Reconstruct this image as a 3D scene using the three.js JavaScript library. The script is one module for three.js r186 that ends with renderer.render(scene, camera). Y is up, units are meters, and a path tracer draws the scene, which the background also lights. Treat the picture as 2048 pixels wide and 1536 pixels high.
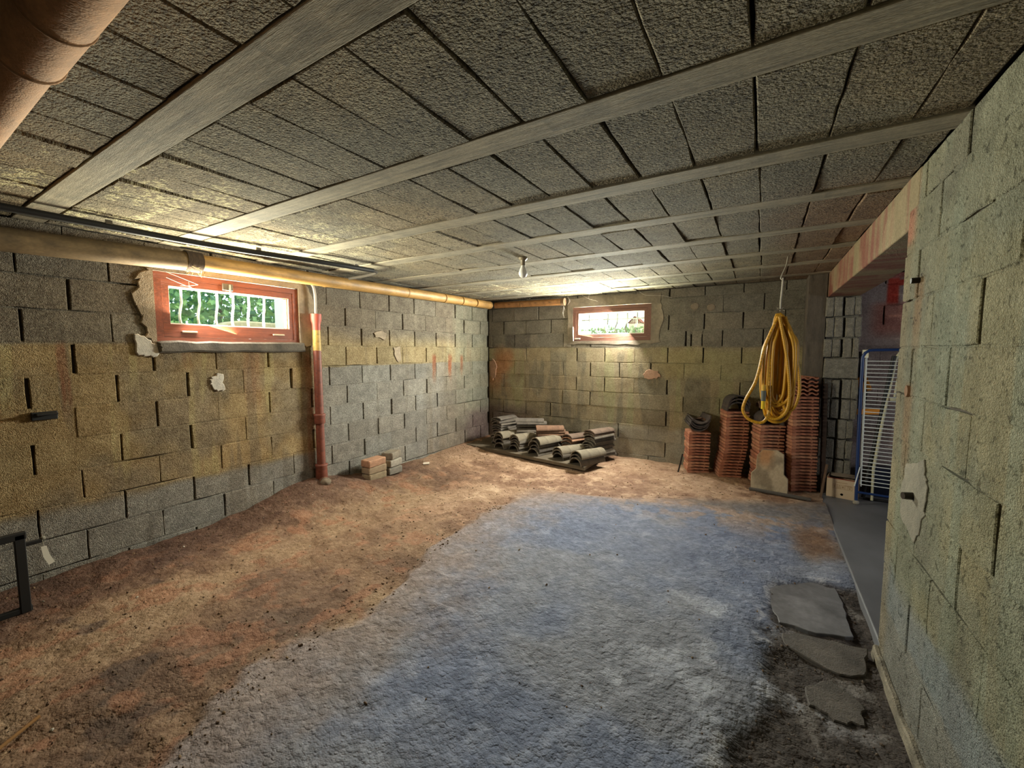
import * as THREE from 'three';
import { RectAreaLightUniformsLib } from 'three/addons/lights/RectAreaLightUniformsLib.js';
import { mergeGeometries } from 'three/addons/utils/BufferGeometryUtils.js';
import { RoundedBoxGeometry } from 'three/addons/geometries/RoundedBoxGeometry.js';

// ------------------------------------------------------------------ camera, sky, lights, exposure
RectAreaLightUniformsLib.init();
const scene = new THREE.Scene();
const camera = new THREE.PerspectiveCamera(85.9, 4 / 3, 0.05, 120);
camera.position.set(0, 1.46, 0);
camera.rotation.order = 'YXZ';
camera.rotation.set(THREE.MathUtils.degToRad(-4.56), THREE.MathUtils.degToRad(31.15), 0);

scene.background = new THREE.Color(0.80, 0.90, 1.0);
scene.backgroundIntensity = 4.2;
const renderer = new THREE.WebGLRenderer({ antialias: true });
renderer.toneMapping = THREE.LinearToneMapping;
renderer.toneMappingExposure = 0.60;
renderer.shadowMap.enabled = true;

const sun = new THREE.DirectionalLight(new THREE.Color(1.0, 0.93, 0.78), 5.0);
sun.name = 'sun';
sun.position.set(6, 14, -14); sun.target.position.set(-2, 1, -3);
sun.castShadow = true; sun.shadow.mapSize.set(2048, 2048);
Object.assign(sun.shadow.camera, { left: -16, right: 16, top: 16, bottom: -16, near: 0.5, far: 60 });
scene.add(sun, sun.target);

function daylight(name, color, intensity, w, h, pos, target) {
  const l = new THREE.RectAreaLight(color, intensity, w, h);
  l.name = name; l.position.set(...pos); l.lookAt(...target); scene.add(l); return l;
}
// daylight that enters by the two basement windows: sky light falling inwards and sunlit ground light rising to the ceiling
daylight('daylight_window_1_sky', new THREE.Color(1.0, 0.97, 0.90), 140, 0.90, 0.27, [-3.86, 1.83, -1.78], [-2.1, 0.3, -2.9]);
daylight('daylight_window_1_ground', new THREE.Color(1.0, 0.91, 0.70), 330, 0.90, 0.27, [-3.86, 1.69, -1.78], [-3.05, 2.6, -2.05]);
daylight('daylight_window_2_sky', new THREE.Color(1.0, 0.97, 0.90), 600, 0.88, 0.27, [-1.77, 1.85, -5.60], [-3.2, 0.7, -3.8]);
daylight('daylight_window_2_ground', new THREE.Color(1.0, 0.95, 0.78), 260, 0.88, 0.27, [-1.77, 1.74, -5.60], [-1.6, 2.6, -4.6]);
// daylight from the window of the side room
daylight('daylight_side_room_window', new THREE.Color(0.92, 0.95, 1.0), 16, 1.2, 0.5, [3.35, 1.55, -3.3], [0.7, 0.9, -5.0]);

// ------------------------------------------------------------------ helpers
function rngOf(seed) { let a = seed >>> 0; return () => { a = (a + 0x6D2B79F5) | 0; let t = Math.imul(a ^ (a >>> 15), 1 | a); t = (t + Math.imul(t ^ (t >>> 7), 61 | t)) ^ t; return ((t ^ (t >>> 14)) >>> 0) / 4294967296; }; }
const R0 = rngOf(12345);
const rr = (a, b, r = R0) => a + (b - a) * r();
const HT = new Float32Array(65536); { const r = rngOf(77); for (let i = 0; i < 65536; i++) HT[i] = r(); }
function vn(x, y, s = 0) {           // value noise 0..1
  const xi = Math.floor(x), yi = Math.floor(y); let fx = x - xi, fy = y - yi; fx = fx * fx * (3 - 2 * fx); fy = fy * fy * (3 - 2 * fy);
  const h = (i, j) => HT[(Math.imul(i, 374761) + Math.imul(j, 668265) + s * 9176) & 65535];
  const a = h(xi, yi), b = h(xi + 1, yi), c = h(xi, yi + 1), d = h(xi + 1, yi + 1);
  return a + (b - a) * fx + (c - a) * fy + (a - b - c + d) * fx * fy;
}
function fbm(x, y, o = 4, s = 0) { let v = 0, a = 0.5, n = 0; for (let i = 0; i < o; i++) { v += a * vn(x, y, s + i * 7); n += a; x = x * 2.03 + 3.1; y = y * 2.03 + 1.7; a *= 0.5; } return v / n; }
const ss = (a, b, x) => { x = Math.min(1, Math.max(0, (x - a) / (b - a))); return x * x * (3 - 2 * x); };
const mix = (a, b, t) => [a[0] + (b[0] - a[0]) * t, a[1] + (b[1] - a[1]) * t, a[2] + (b[2] - a[2]) * t];
function paint(w, h, f) {            // f(u01, v01) -> [r,g,b] in sRGB 0..255 ; row 0 is v=0
  const d = new Uint8Array(w * h * 4);
  for (let j = 0; j < h; j++) for (let i = 0; i < w; i++) { const c = f((i + 0.5) / w, (j + 0.5) / h), k = (j * w + i) * 4; d[k] = Math.max(0, Math.min(255, c[0])); d[k + 1] = Math.max(0, Math.min(255, c[1])); d[k + 2] = Math.max(0, Math.min(255, c[2])); d[k + 3] = 255; }
  const t = new THREE.DataTexture(d, w, h, THREE.RGBAFormat); t.magFilter = THREE.LinearFilter; t.minFilter = THREE.LinearMipmapLinearFilter; t.generateMipmaps = true;
  t.wrapS = t.wrapT = THREE.RepeatWrapping; t.colorSpace = THREE.SRGBColorSpace; t.needsUpdate = true; return t;
}
function heights(w, h, f) { const t = paint(w, h, (u, v) => { const x = f(u, v) * 255; return [x, x, x]; }); t.colorSpace = THREE.NoColorSpace; return t; }
function granules(n, count, rmin, rmax, seed, depth = 1) { // tileable field of soft grains
  const a = new Float32Array(n * n), r = rngOf(seed);
  for (let k = 0; k < count; k++) {
    const cx = r() * n, cy = r() * n, rad = rr(rmin, rmax, r), amp = rr(0.3, 1, r), e = rr(0.6, 1, r), R = Math.ceil(rad);
    for (let j = -R; j <= R; j++) for (let i = -R; i <= R; i++) { const q = (i * i) / (rad * rad) + (j * j) / (rad * rad * e * e); if (q < 1) { const x = ((Math.floor(cx) + i) % n + n) % n, y = ((Math.floor(cy) + j) % n + n) % n, v = amp * Math.sqrt(1 - q); if (v > a[y * n + x]) a[y * n + x] = v; } }
  }
  return (u, v) => a[(Math.floor(v * n) % n) * n + (Math.floor(u * n) % n)] * depth;
}
const taken = {};
function numbered(n) { const k = taken[n] = (taken[n] ?? -1) + 1; return k ? n + '_' + String(k).padStart(3, '0') : n; }
function mesh(name, geo, mat, parent, pos, rot) {
  const m = new THREE.Mesh(geo, mat); m.name = name; m.castShadow = m.receiveShadow = true;
  if (pos) m.position.set(...pos); if (rot) m.rotation.set(...rot);
  if (parent) parent.add(m); return m;
}
function structure(name) { const g = new THREE.Group(); g.name = name; g.userData.kind = 'structure'; scene.add(g); return g; }
function thing(name, label, category, pos = [0, 0, 0], turn = 0, group) {
  const g = new THREE.Group(); g.name = numbered(name); g.position.set(...pos); g.rotation.y = turn;
  g.userData.label = label; g.userData.category = category; if (group) g.userData.group = group; scene.add(g); return g;
}
function tagMesh(name, label, category, geo, mat, pos, rot, group) {
  const m = mesh(numbered(name), geo, mat, scene, pos, rot); m.userData.label = label; m.userData.category = category; if (group) m.userData.group = group; return m;
}
const box = (w, h, d, x = 0, y = 0, z = 0) => new THREE.BoxGeometry(w, h, d).translate(x, y, z);
const rbox = (w, h, d, r = 0.005) => new RoundedBoxGeometry(w, h, d, 2, Math.min(r, w / 2.1, h / 2.1, d / 2.1));
const V = (x, y, z) => new THREE.Vector3(x, y, z);
function tube(pts, r, seg = 24, rad = 8, closed = false, tension = 0.5) { return new THREE.TubeGeometry(new THREE.CatmullRomCurve3(pts.map(p => V(...p)), closed, 'catmullrom', tension), seg, r, rad, closed); }
function rod(a, b, r, rad = 10) { const A = V(...a), B = V(...b), L = A.distanceTo(B); const g = new THREE.CylinderGeometry(r, r, L, rad); g.applyQuaternion(new THREE.Quaternion().setFromUnitVectors(V(0, 1, 0), B.clone().sub(A).normalize())); const m = A.add(B).multiplyScalar(0.5); return g.translate(m.x, m.y, m.z); }
function scaled(t, sx, sy, ox = 0, oy = 0) { const c = t.clone(); c.repeat.set(sx, sy); c.offset.set(ox, oy); c.needsUpdate = true; return c; }
const ord = n => n + (n % 100 > 10 && n % 100 < 14 ? 'th' : ['th', 'st', 'nd', 'rd'][n % 10] || 'th');

// a flat piece of masonry with an uneven outline: front face at z=0, body behind it; uv in metres of the wall
function slab(w, h, d, cu, cv, opt = {}) {
  const { jit = 0.003, bev = 0.006, nx = 3, ny = 2, rng = R0, tint = [1, 1, 1], tip = 0 } = opt;
  const ring = [];
  for (let i = 0; i < nx; i++) ring.push([-w / 2 + w * i / nx, -h / 2, 0, -1]);
  for (let i = 0; i < ny; i++) ring.push([w / 2, -h / 2 + h * i / ny, 1, 0]);
  for (let i = 0; i < nx; i++) ring.push([w / 2 - w * i / nx, h / 2, 0, 1]);
  for (let i = 0; i < ny; i++) ring.push([-w / 2, h / 2 - h * i / ny, -1, 0]);
  const N = ring.length, outer = [], inner = [];
  const tx = rr(-tip, tip, rng), ty = rr(-tip, tip, rng);
  for (const [x, y] of ring) {
    const j1 = rr(-jit, jit, rng), j2 = rr(-jit, jit, rng), b = bev * rr(0.5, 1.5, rng);
    const ox = x + j1 * 0.6, oy = y + j2 * 0.6; outer.push([ox, oy]);
    const sx = Math.abs(x) > w / 2 - 1e-6 ? Math.sign(x) : 0, sy = Math.abs(y) > h / 2 - 1e-6 ? Math.sign(y) : 0;
    inner.push([ox - sx * b, oy - sy * b]);
  }
  const P = [], push = (a, za, b, zb, c, zc) => P.push(a[0], a[1], za, b[0], b[1], zb, c[0], c[1], zc);
  const zf = p => p[0] * tx + p[1] * ty;
  for (let i = 0; i < N; i++) {
    const k = (i + 1) % N, a = inner[i], b = inner[k], A = outer[i], B = outer[k];
    push([0, 0], 0, a, zf(a), b, zf(b));
    push(A, -bev, B, -bev, b, zf(b)); push(A, -bev, b, zf(b), a, zf(a));
    push(A, -d, B, -d, B, -bev); push(A, -d, B, -bev, A, -bev);
  }
  const g = new THREE.BufferGeometry(), n = P.length / 3, uv = new Float32Array(n * 2), col = new Float32Array(n * 3);
  for (let i = 0; i < n; i++) { uv[2 * i] = cu + P[3 * i]; uv[2 * i + 1] = cv + P[3 * i + 1]; col.set(tint, 3 * i); }
  g.setAttribute('position', new THREE.Float32BufferAttribute(P, 3)); g.setAttribute('uv', new THREE.BufferAttribute(uv, 2)); g.setAttribute('color', new THREE.BufferAttribute(col, 3));
  g.computeVertexNormals(); return g;
}
// irregular flat patch (plaster, smear): outline points in wall metres, thickness t, standing proud of z=0
function patch(pts, t, rough = 0.012, holes = [], sub = 5, seed = 5, bevel = 0.45) {
  const r = rngOf(seed), shp = new THREE.Shape(), P = [];
  pts.forEach((p, i) => { const q = pts[(i + 1) % pts.length]; for (let k = 0; k < sub; k++) { const f = k / sub; P.push(new THREE.Vector2(p[0] + (q[0] - p[0]) * f + rr(-rough, rough, r), p[1] + (q[1] - p[1]) * f + rr(-rough, rough, r))); } });
  shp.setFromPoints(P);
  for (const h of holes) { const [x0, x1, y0, y1] = h; shp.holes.push(new THREE.Path([new THREE.Vector2(x0, y0), new THREE.Vector2(x0, y1), new THREE.Vector2(x1, y1), new THREE.Vector2(x1, y0)])); }
  return new THREE.ExtrudeGeometry(shp, { depth: t, bevelEnabled: true, bevelThickness: t * bevel, bevelSize: t * bevel, bevelSegments: 1 });
}
// ------------------------------------------------------------------ shared relief and colour textures
const grainFine = granules(512, 14000, 2.0, 5.0, 3), grainCoarse = granules(512, 2600, 4, 13, 9), pits = granules(512, 420, 4, 15, 21);
const tileNoise = (u, v, f, s) => { // tileable noise
  const a = fbm(u * f, v * f, 3, s), b = fbm((u - 1) * f, v * f, 3, s), c = fbm(u * f, (v - 1) * f, 3, s), d = fbm((u - 1) * f, (v - 1) * f, 3, s); return (a * (1 - u) + b * u) * (1 - v) + (c * (1 - u) + d * u) * v; };
const bumpBlock = heights(512, 512, (u, v) => 0.55 * grainFine(u, v) + 0.25 * grainCoarse(u, v) + 0.3 * tileNoise(u, v, 8, 1) - 0.25 * pits(u, v) * 0.8);
const bumpPumice = heights(512, 512, (u, v) => 0.65 * grainCoarse(u, v) + 0.25 * grainFine(u, v) - 0.55 * pits(u, v) + 0.3);
const bumpSoft = heights(512, 512, (u, v) => 0.5 * tileNoise(u, v, 6, 3) + 0.35 * tileNoise(u, v, 24, 5) + 0.15 * grainFine(u, v));
const bumpDirt = heights(512, 512, (u, v) => 0.45 * tileNoise(u, v, 8, 8) + 0.3 * grainCoarse(u, v) + 0.25 * grainFine(u, v) - 0.15 * pits(u, v));
const bumpFloor = heights(1024, 1024, (u, v) => 0.5 * tileNoise(u, v, 18, 201) + 0.3 * tileNoise(u, v, 61, 203) + 0.12 * grainCoarse(u * 2 % 1, v * 2 % 1) + 0.06 * grainFine(u * 3 % 1, v * 3 % 1) - 0.10 * Math.max(0, pits(u * 2 % 1, v * 2 % 1) - 0.55));
const speck = paint(512, 512, (u, v) => { const g = grainFine(u, v), c = 190 + 50 * (tileNoise(u, v, 10, 31) - 0.5) * 2 + 40 * (g - 0.5); return [c, c, c]; });
const mottle = paint(512, 512, (u, v) => { const c = 205 + 90 * (tileNoise(u, v, 5, 41) - 0.5) + 60 * (tileNoise(u, v, 30, 43) - 0.5); return [c, c * 0.985, c * 0.96]; });
const woodTex = paint(512, 512, (u, v) => { const c = 195 + 70 * (fbm(u * 3, v * 60, 4, 51) - 0.5) + 30 * (fbm(u * 30, v * 6, 3, 57) - 0.5); return [c, c, c]; });
function std(o) { return new THREE.MeshStandardMaterial({ roughness: 0.9, ...o }); }
// per-metre speckle used inside the wall maps
const spk = (u, v) => { const a = vn(u * 240, v * 240, 3), b = vn(u * 110, v * 110, 5); return 0.6 * a + 0.4 * b - 0.5; };

// ------------------------------------------------------------------ walls
const Y0 = -0.113, CH = 0.203, YC = 2.234;     // first course, course height, ceiling
function blockWall(group, o) {
  // o: u0,u1, pitch, phase, oddPhase, mat, mortar, holes [[u0,u1,v0,v1]], tintFn(u,v,rng), seed, gap
  const r = rngOf(o.seed), gap = o.gap ?? 0.009, bed = o.bed ?? 0.010;
  const k1 = Math.ceil((YC - Y0) / CH);
  for (let k = 0; k < k1; k++) {
    const v0 = Y0 + k * CH + (o.dy ?? 0), v1 = Math.min(v0 + CH, o.top ?? YC); if (v1 - v0 < 0.03) continue;
    const ph = (k % 2 ? o.oddPhase : o.phase);
    let u = o.ref + ph - Math.ceil((o.ref + ph - o.u0) / o.pitch) * o.pitch;
    for (; u < o.u1; u += o.pitch) {
      const a = Math.max(u + rr(-0.012, 0.012, r), o.u0), b = Math.min(u + o.pitch - gap, o.u1); if (b - a < 0.04) continue;
      let rects = [[a, b, v0 + bed / 2, v1 - bed / 2]];
      for (const [h0, h1, w0, w1] of o.holes ?? []) {
        const out = [];
        for (const [p, q, s, t] of rects) {
          if (q <= h0 || p >= h1 || t <= w0 || s >= w1) { out.push([p, q, s, t]); continue; }
          if (p < h0 - 0.04) out.push([p, h0, s, t]); if (q > h1 + 0.04) out.push([h1, q, s, t]);
          const x0 = Math.max(p, h0), x1 = Math.min(q, h1);
          if (s < w0 - 0.03) out.push([x0, x1, s, w0]); if (t > w1 + 0.03) out.push([x0, x1, w1, t]);
        } rects = out;
      }
      for (const [p, q, s, t] of rects) {
        const cu = (p + q) / 2, cv = (s + t) / 2, tn = (o.tintFn ?? (() => [1, 1, 1]))(cu, cv, r);
        mesh('concrete_block', slab(q - p, t - s, 0.10, cu, cv, { rng: r, tint: tn, jit: o.jit ?? 0.004, bev: o.bev ?? 0.0035, tip: 0.003, nx: 4, ny: 2 }), o.mat, group, [cu, cv, rr(-0.003, 0.003, r)]);
      }
    }
    // mortar bed between this course and the next
    if (k && v0 > 0) {
      let segs = [[o.u0, o.u1]];
      for (const [h0, h1, w0, w1] of o.holes ?? []) if (v0 > w0 && v0 < w1) segs = segs.flatMap(([p, q]) => [[p, Math.min(q, h0)], [Math.max(p, h1), q]]).filter(([p, q]) => q - p > 0.02);
      for (const [p, q] of segs) {
        const n = Math.max(2, Math.ceil((q - p) / 0.07)), g = new THREE.PlaneGeometry(q - p, bed * 2.0, n, 2), P = g.attributes.position;
        for (let i = 0; i < P.count; i++) { const x = P.getX(i) + (p + q) / 2; P.setZ(i, -(o.bedDepth ?? 0.0025) + 0.006 * (vn(x * 14, k * 3.3, 6) - 0.55) - 0.02 * ss(0.72, 0.8, vn(x * 2.7, k * 9.1, 12))); }
        const uv = g.attributes.uv; for (let i = 0; i < P.count; i++) uv.setXY(i, P.getX(i) + (p + q) / 2, P.getY(i) + v0);
        g.setAttribute('color', new THREE.BufferAttribute(new Float32Array(P.count * 3).fill(0.93), 3));
        g.computeVertexNormals(); mesh('mortar_bed', g, o.mat, group, [(p + q) / 2, v0, 0]);
      }
    }
  }
}
function backing(group, u0, u1, v0, v1, z0, z1, holes, mat) {
  const s = new THREE.Shape([new THREE.Vector2(u0, v0), new THREE.Vector2(u1, v0), new THREE.Vector2(u1, v1), new THREE.Vector2(u0, v1)]);
  for (const [a, b, c, d] of holes) s.holes.push(new THREE.Path([new THREE.Vector2(a, c), new THREE.Vector2(a, d), new THREE.Vector2(b, d), new THREE.Vector2(b, c)]));
  mesh('wall_core', new THREE.ExtrudeGeometry(s, { depth: z1 - z0, bevelEnabled: false }).translate(0, 0, z0), mat, group);
}
const M = {};
M.core = std({ color: 0x5d554a, map: scaled(mottle, 1, 1), roughness: 1 });
M.plaster = std({ color: 0xb5a48c, map: scaled(mottle, 1.3, 1.3), bumpMap: scaled(bumpSoft, 2, 2), bumpScale: 0.012 });
M.whitePlaster = std({ color: 0xe8e2d6, map: scaled(mottle, 3, 3), bumpMap: scaled(bumpSoft, 4, 4), bumpScale: 0.006 });
M.pinkPlaster = std({ color: 0xc9a183, map: scaled(mottle, 3, 3), bumpMap: scaled(bumpSoft, 4, 4), bumpScale: 0.006 });
const tintOf = (amt, warm = 0.03) => (u, v, r) => { const t = 1 + rr(-amt, amt * 0.6, r), w = rr(-warm, warm, r); return [t * (1 + w), t, t * (1 - w)]; };

// --- left wall, local u = -z
const leftMap = paint(2048, 768, (a, b) => {
  const s = -0.6 + a * 6.1, y = -0.15 + b * 2.45;
  const wob = 0.05 * (fbm(s * 3, y * 3, 3, 2) - 0.5), n1 = fbm(s * 2.2, y * 2.2, 4, 4), streak = fbm(s * 9, y * 0.8, 3, 6), n2 = fbm(s * 14, y * 14, 3, 8);
  let c = [120, 109, 92];
  const right = ss(2.44, 2.47, s);
  const mid = ss(0.44, 0.5, y + wob) * (1 - ss(1.49, 1.53, y + wob));
  c = mix(c, [152, 127, 86], mid * (0.45 + 0.55 * ss(0.35, 0.6, n1)) * (1 - right));
  c = mix(c, [138, 134, 124], (1 - ss(0.42, 0.5, y + wob * 2)) * (1 - right) * 0.8);
  // right of the down pipe: browner above, a yellow band, the plain grey of the lower courses below
  const pale = right * (1 - ss(1.29, 1.315, y + wob * 0.6)) * (1 - 0.75 * ss(3.9, 4.5, s + (streak - 0.5) * 0.9));
  const band = right * ss(1.29, 1.315, y + wob * 0.6) * (1 - ss(1.5, 1.7, y + wob * 2));
  c = mix(c, [160, 140, 98], band * 0.75);
  c = mix(c, [138, 134, 124], pale * 0.8);
  const farGreen = ss(4.4, 5.0, s + (streak - 0.5) * 0.8) * ss(0.3, 0.5, y);
  c = mix(c, [124, 124, 104], farGreen * 0.7);
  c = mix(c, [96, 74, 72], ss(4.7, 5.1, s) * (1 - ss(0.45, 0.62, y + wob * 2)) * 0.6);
  // water and rust runs
  c = mix(c, [176, 160, 108], (1 - right) * ss(0.62, 0.7, streak) * mid * 0.5);
  c = mix(c, [96, 86, 72], (1 - right) * ss(0.36, 0.28, streak) * 0.35 + right * ss(0.34, 0.26, streak) * 0.2);
  for (const [rs, yt, yb, w, k] of [[4.19, 1.42, 1.1, 0.035, 0.8], [4.52, 1.42, 1.12, 0.035, 0.85], [4.78, 1.42, 1.15, 0.03, 0.6], [0.76, 1.52, 1.08, 0.02, 0.6], [1.88, 1.46, 0.95, 0.06, 0.3], [2.4, 1.44, 0.3, 0.035, 0.45], [1.42, 1.5, 1.3, 0.03, 0.3]]) {
    const d = Math.abs(s - rs - 0.03 * (fbm(y * 7, rs * 10, 3, 3) - 0.5)) + 0.02 * (n2 - 0.5); if (d < w * 1.6) c = mix(c, [140, 82, 52], k * 0.85 * (0.5 + vn(s * 60, y * 5, 14)) * (1 - ss(w * 0.5, w * 1.5, d)) * ss(yb - 0.12, yb + 0.16, y) * (1 - ss(yt - 0.05, yt + 0.02, y + wob)));
  }
  c = mix(c, [90, 50, 30], 0.5 * (1 - ss(0.25, 0.5, s)) * ss(1.42, 1.5, y) * (1 - ss(1.62, 1.7, y)));
  const g = spk(s, y) * 70 + (n2 - 0.5) * 34 + (n1 - 0.5) * 18; return [c[0] + g, c[1] + g, c[2] + g * 0.9];
});
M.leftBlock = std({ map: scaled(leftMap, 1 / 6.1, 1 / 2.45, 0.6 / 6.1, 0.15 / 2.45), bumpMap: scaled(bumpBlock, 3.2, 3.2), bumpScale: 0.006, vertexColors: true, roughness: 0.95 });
const wallLeft = structure('wall_left'); wallLeft.position.set(-3.75, 0, 0); wallLeft.rotation.y = Math.PI / 2;
const HL = [1.22, 2.33, 1.50, 2.05];
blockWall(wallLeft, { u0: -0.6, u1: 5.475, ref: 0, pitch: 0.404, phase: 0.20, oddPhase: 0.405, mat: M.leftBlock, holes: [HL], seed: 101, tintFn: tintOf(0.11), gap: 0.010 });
backing(wallLeft, -2.6, 5.7, -0.3, 2.5, -0.22, -0.035, [HL], M.core);
mesh('window_plaster', patch([[1.16, 2.0], [1.3, 2.1], [1.9, 2.13], [2.39, 2.12], [2.46, 1.95], [2.44, 1.52], [2.27, 1.47], [1.7, 1.478], [1.2, 1.5], [1.17, 1.66], [1.12, 1.82]], 0.012, 0.02, [[1.235, 2.315, 1.515, 2.04]], 7, 11), M.plaster, wallLeft, [0, 0, 0.0]);
mesh('plaster_patch', patch([[1.11, 1.58], [1.12, 1.45], [1.16, 1.425], [1.22, 1.43], [1.28, 1.5], [1.22, 1.505], [1.17, 1.55]], 0.012, 0.008, [], 4, 3), M.whitePlaster, wallLeft, [0, 0, 0.004]).userData.label = 'white plaster scrap stuck below the window corner';
mesh('plaster_patch', patch([[1.57, 1.26], [1.64, 1.275], [1.655, 1.15], [1.60, 1.13], [1.585, 1.16], [1.56, 1.19]], 0.008, 0.010, [], 4, 6), M.whitePlaster, wallLeft, [0, 0, 0.003]).userData.label = 'small white plaster scrap on the blocks';
mesh('mortar_smear', patch([[3.2, 1.66], [3.3, 1.70], [3.38, 1.66], [3.34, 1.60], [3.22, 1.62]], 0.006, 0.01, [], 3, 8), M.plaster, wallLeft, [0, 0, 0.002]);
mesh('mortar_smear', patch([[3.48, 1.5], [3.58, 1.52], [3.6, 1.36], [3.54, 1.33], [3.5, 1.4]], 0.005, 0.01, [], 3, 18), M.plaster, wallLeft, [0, 0, 0.001]);

// --- back wall, local u = x + 3.75
const backMap = paint(2048, 768, (a, b) => {
  const x = a * 7.2, y = -0.15 + b * 2.45; // x from the left corner
  const wob = 0.06 * (fbm(x * 3, y * 3, 3, 22) - 0.5), n1 = fbm(x * 2, y * 2, 4, 24), streak = fbm(x * 7, y * 1.1, 3, 26), n2 = fbm(x * 13, y * 13, 3, 28);
  let c = [146, 132, 101];
  c = mix(c, [118, 112, 98], ss(1.49, 1.53, y + wob * 0.7) * 0.85);
  c = mix(c, [150, 146, 104], (1 - ss(1.48, 1.53, y + wob)) * ss(0.55, 0.68, streak) * 0.6);
  c = mix(c, [112, 104, 84], (1 - ss(1.4, 1.5, y)) * ss(0.42, 0.34, streak) * 0.6);
  c = mix(c, [160, 148, 100], ss(2.4, 2.9, x) * ss(1.05, 1.2, y + wob) * (1 - ss(1.42, 1.52, y + wob)) * 0.6);
  c = mix(c, [168, 164, 150], ss(1.5, 2.0, x) * (1 - ss(0.42, 0.5, y + wob * 2)) * 0.65 * (0.5 + n1));
  const or = (1 - ss(0.04, 0.20, Math.abs(x - 0.2 - 0.3 * (n1 - 0.5) + 0.12 * (1.2 - y)) + 0.1 * (n2 - 0.5))) * ss(0.7, 1.05, y + 0.2 * (streak - 0.5)) * (1 - ss(1.35, 1.62, y + wob)); c = mix(c, [170, 118, 76], or * 0.75);
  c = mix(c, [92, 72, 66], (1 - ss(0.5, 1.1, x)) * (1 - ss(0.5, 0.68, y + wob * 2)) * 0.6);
  c = mix(c, [92, 86, 76], ss(0.28, 0.34, x) * (1 - ss(0.74, 0.78, x)) * ss(1.51, 1.53, y) * (1 - ss(1.7, 1.72, y)) * 0.7);
  // side room end: rosy grey with red runs
  const side = ss(4.42, 4.46, x); c = mix(c, [156, 138, 130], side);
  const red = Math.max((1 - ss(0.03, 0.055, Math.abs(x - 4.83 - 0.02 * (n1 - 0.5)))) * ss(1.9, 1.95, y) * (1 - ss(2.16, 2.19, y)), ss(4.80, 4.84, x) * (1 - ss(0.02, 0.035, Math.abs(y - 2.13 - 0.1 * (x - 4.9)))));
  c = mix(c, [186, 50, 32], side * red * 0.85); c = mix(c, [172, 96, 78], side * (1 - ss(0.06, 0.2, Math.abs(x - 4.82))) * ss(1.55, 1.7, y) * (1 - ss(1.9, 1.98, y)) * 0.6);
  c = mix(c, [180, 40, 30], side * ss(2.14, 2.2, y) * 0.4);
  const g = spk(x, y) * 56 + (n2 - 0.5) * 30 + (n1 - 0.5) * 18; return [c[0] + g, c[1] + g, c[2] + g * 0.9];
});
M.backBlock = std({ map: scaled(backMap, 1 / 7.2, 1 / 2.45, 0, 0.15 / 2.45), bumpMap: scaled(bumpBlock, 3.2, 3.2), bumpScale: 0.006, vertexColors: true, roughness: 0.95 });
const wallBack = structure('wall_back'); wallBack.position.set(-3.75, 0, -5.475);
const HB = [1.435, 2.532, 1.59, 2.08];
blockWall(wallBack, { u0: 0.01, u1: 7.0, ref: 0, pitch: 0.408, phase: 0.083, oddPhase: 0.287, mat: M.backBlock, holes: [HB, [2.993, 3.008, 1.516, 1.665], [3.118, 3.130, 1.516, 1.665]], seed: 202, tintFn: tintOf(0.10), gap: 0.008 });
backing(wallBack, -0.2, 7.2, -0.3, 2.5, -0.22, -0.035, [HB], M.core);
mesh('window_plaster', patch([[1.36, 2.2], [2.0, 2.21], [2.62, 2.19], [2.66, 1.9], [2.63, 1.56], [2.3, 1.545], [1.6, 1.55], [1.38, 1.56]], 0.004, 0.016, [[1.445, 2.52, 1.60, 2.07]], 6, 31), std({ color: 0x9a8f7c, map: scaled(mottle, 1.5, 1.5), bumpMap: scaled(bumpSoft, 2, 2), bumpScale: 0.01 }), wallBack);
mesh('plaster_patch', patch([[0.03, 1.28], [0.1, 1.33], [0.16, 1.25], [0.15, 1.1], [0.09, 1.0], [0.05, 1.1]], 0.008, 0.012, [], 4, 41), M.pinkPlaster, wallBack, [0, 0, 0.003]).userData.label = 'pink plaster scrap by the corner';
mesh('plaster_patch', patch([[2.44, 1.16], [2.5, 1.22], [2.62, 1.2], [2.66, 1.14], [2.56, 1.10], [2.47, 1.11]], 0.008, 0.010, [], 4, 42), M.pinkPlaster, wallBack, [0, 0, 0.003]).userData.label = 'pale pink plaster scrap right of the window';
for (const [x, y] of [[3.03, 2.0], [3.21, 1.98], [4.96, 1.99]]) mesh('mortar_blob', new THREE.SphereGeometry(0.05, 10, 8).scale(1, 0.9, 0.25), x > 4 ? M.whitePlaster : M.plaster, wallBack, [x, y, 0.0]);

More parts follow.
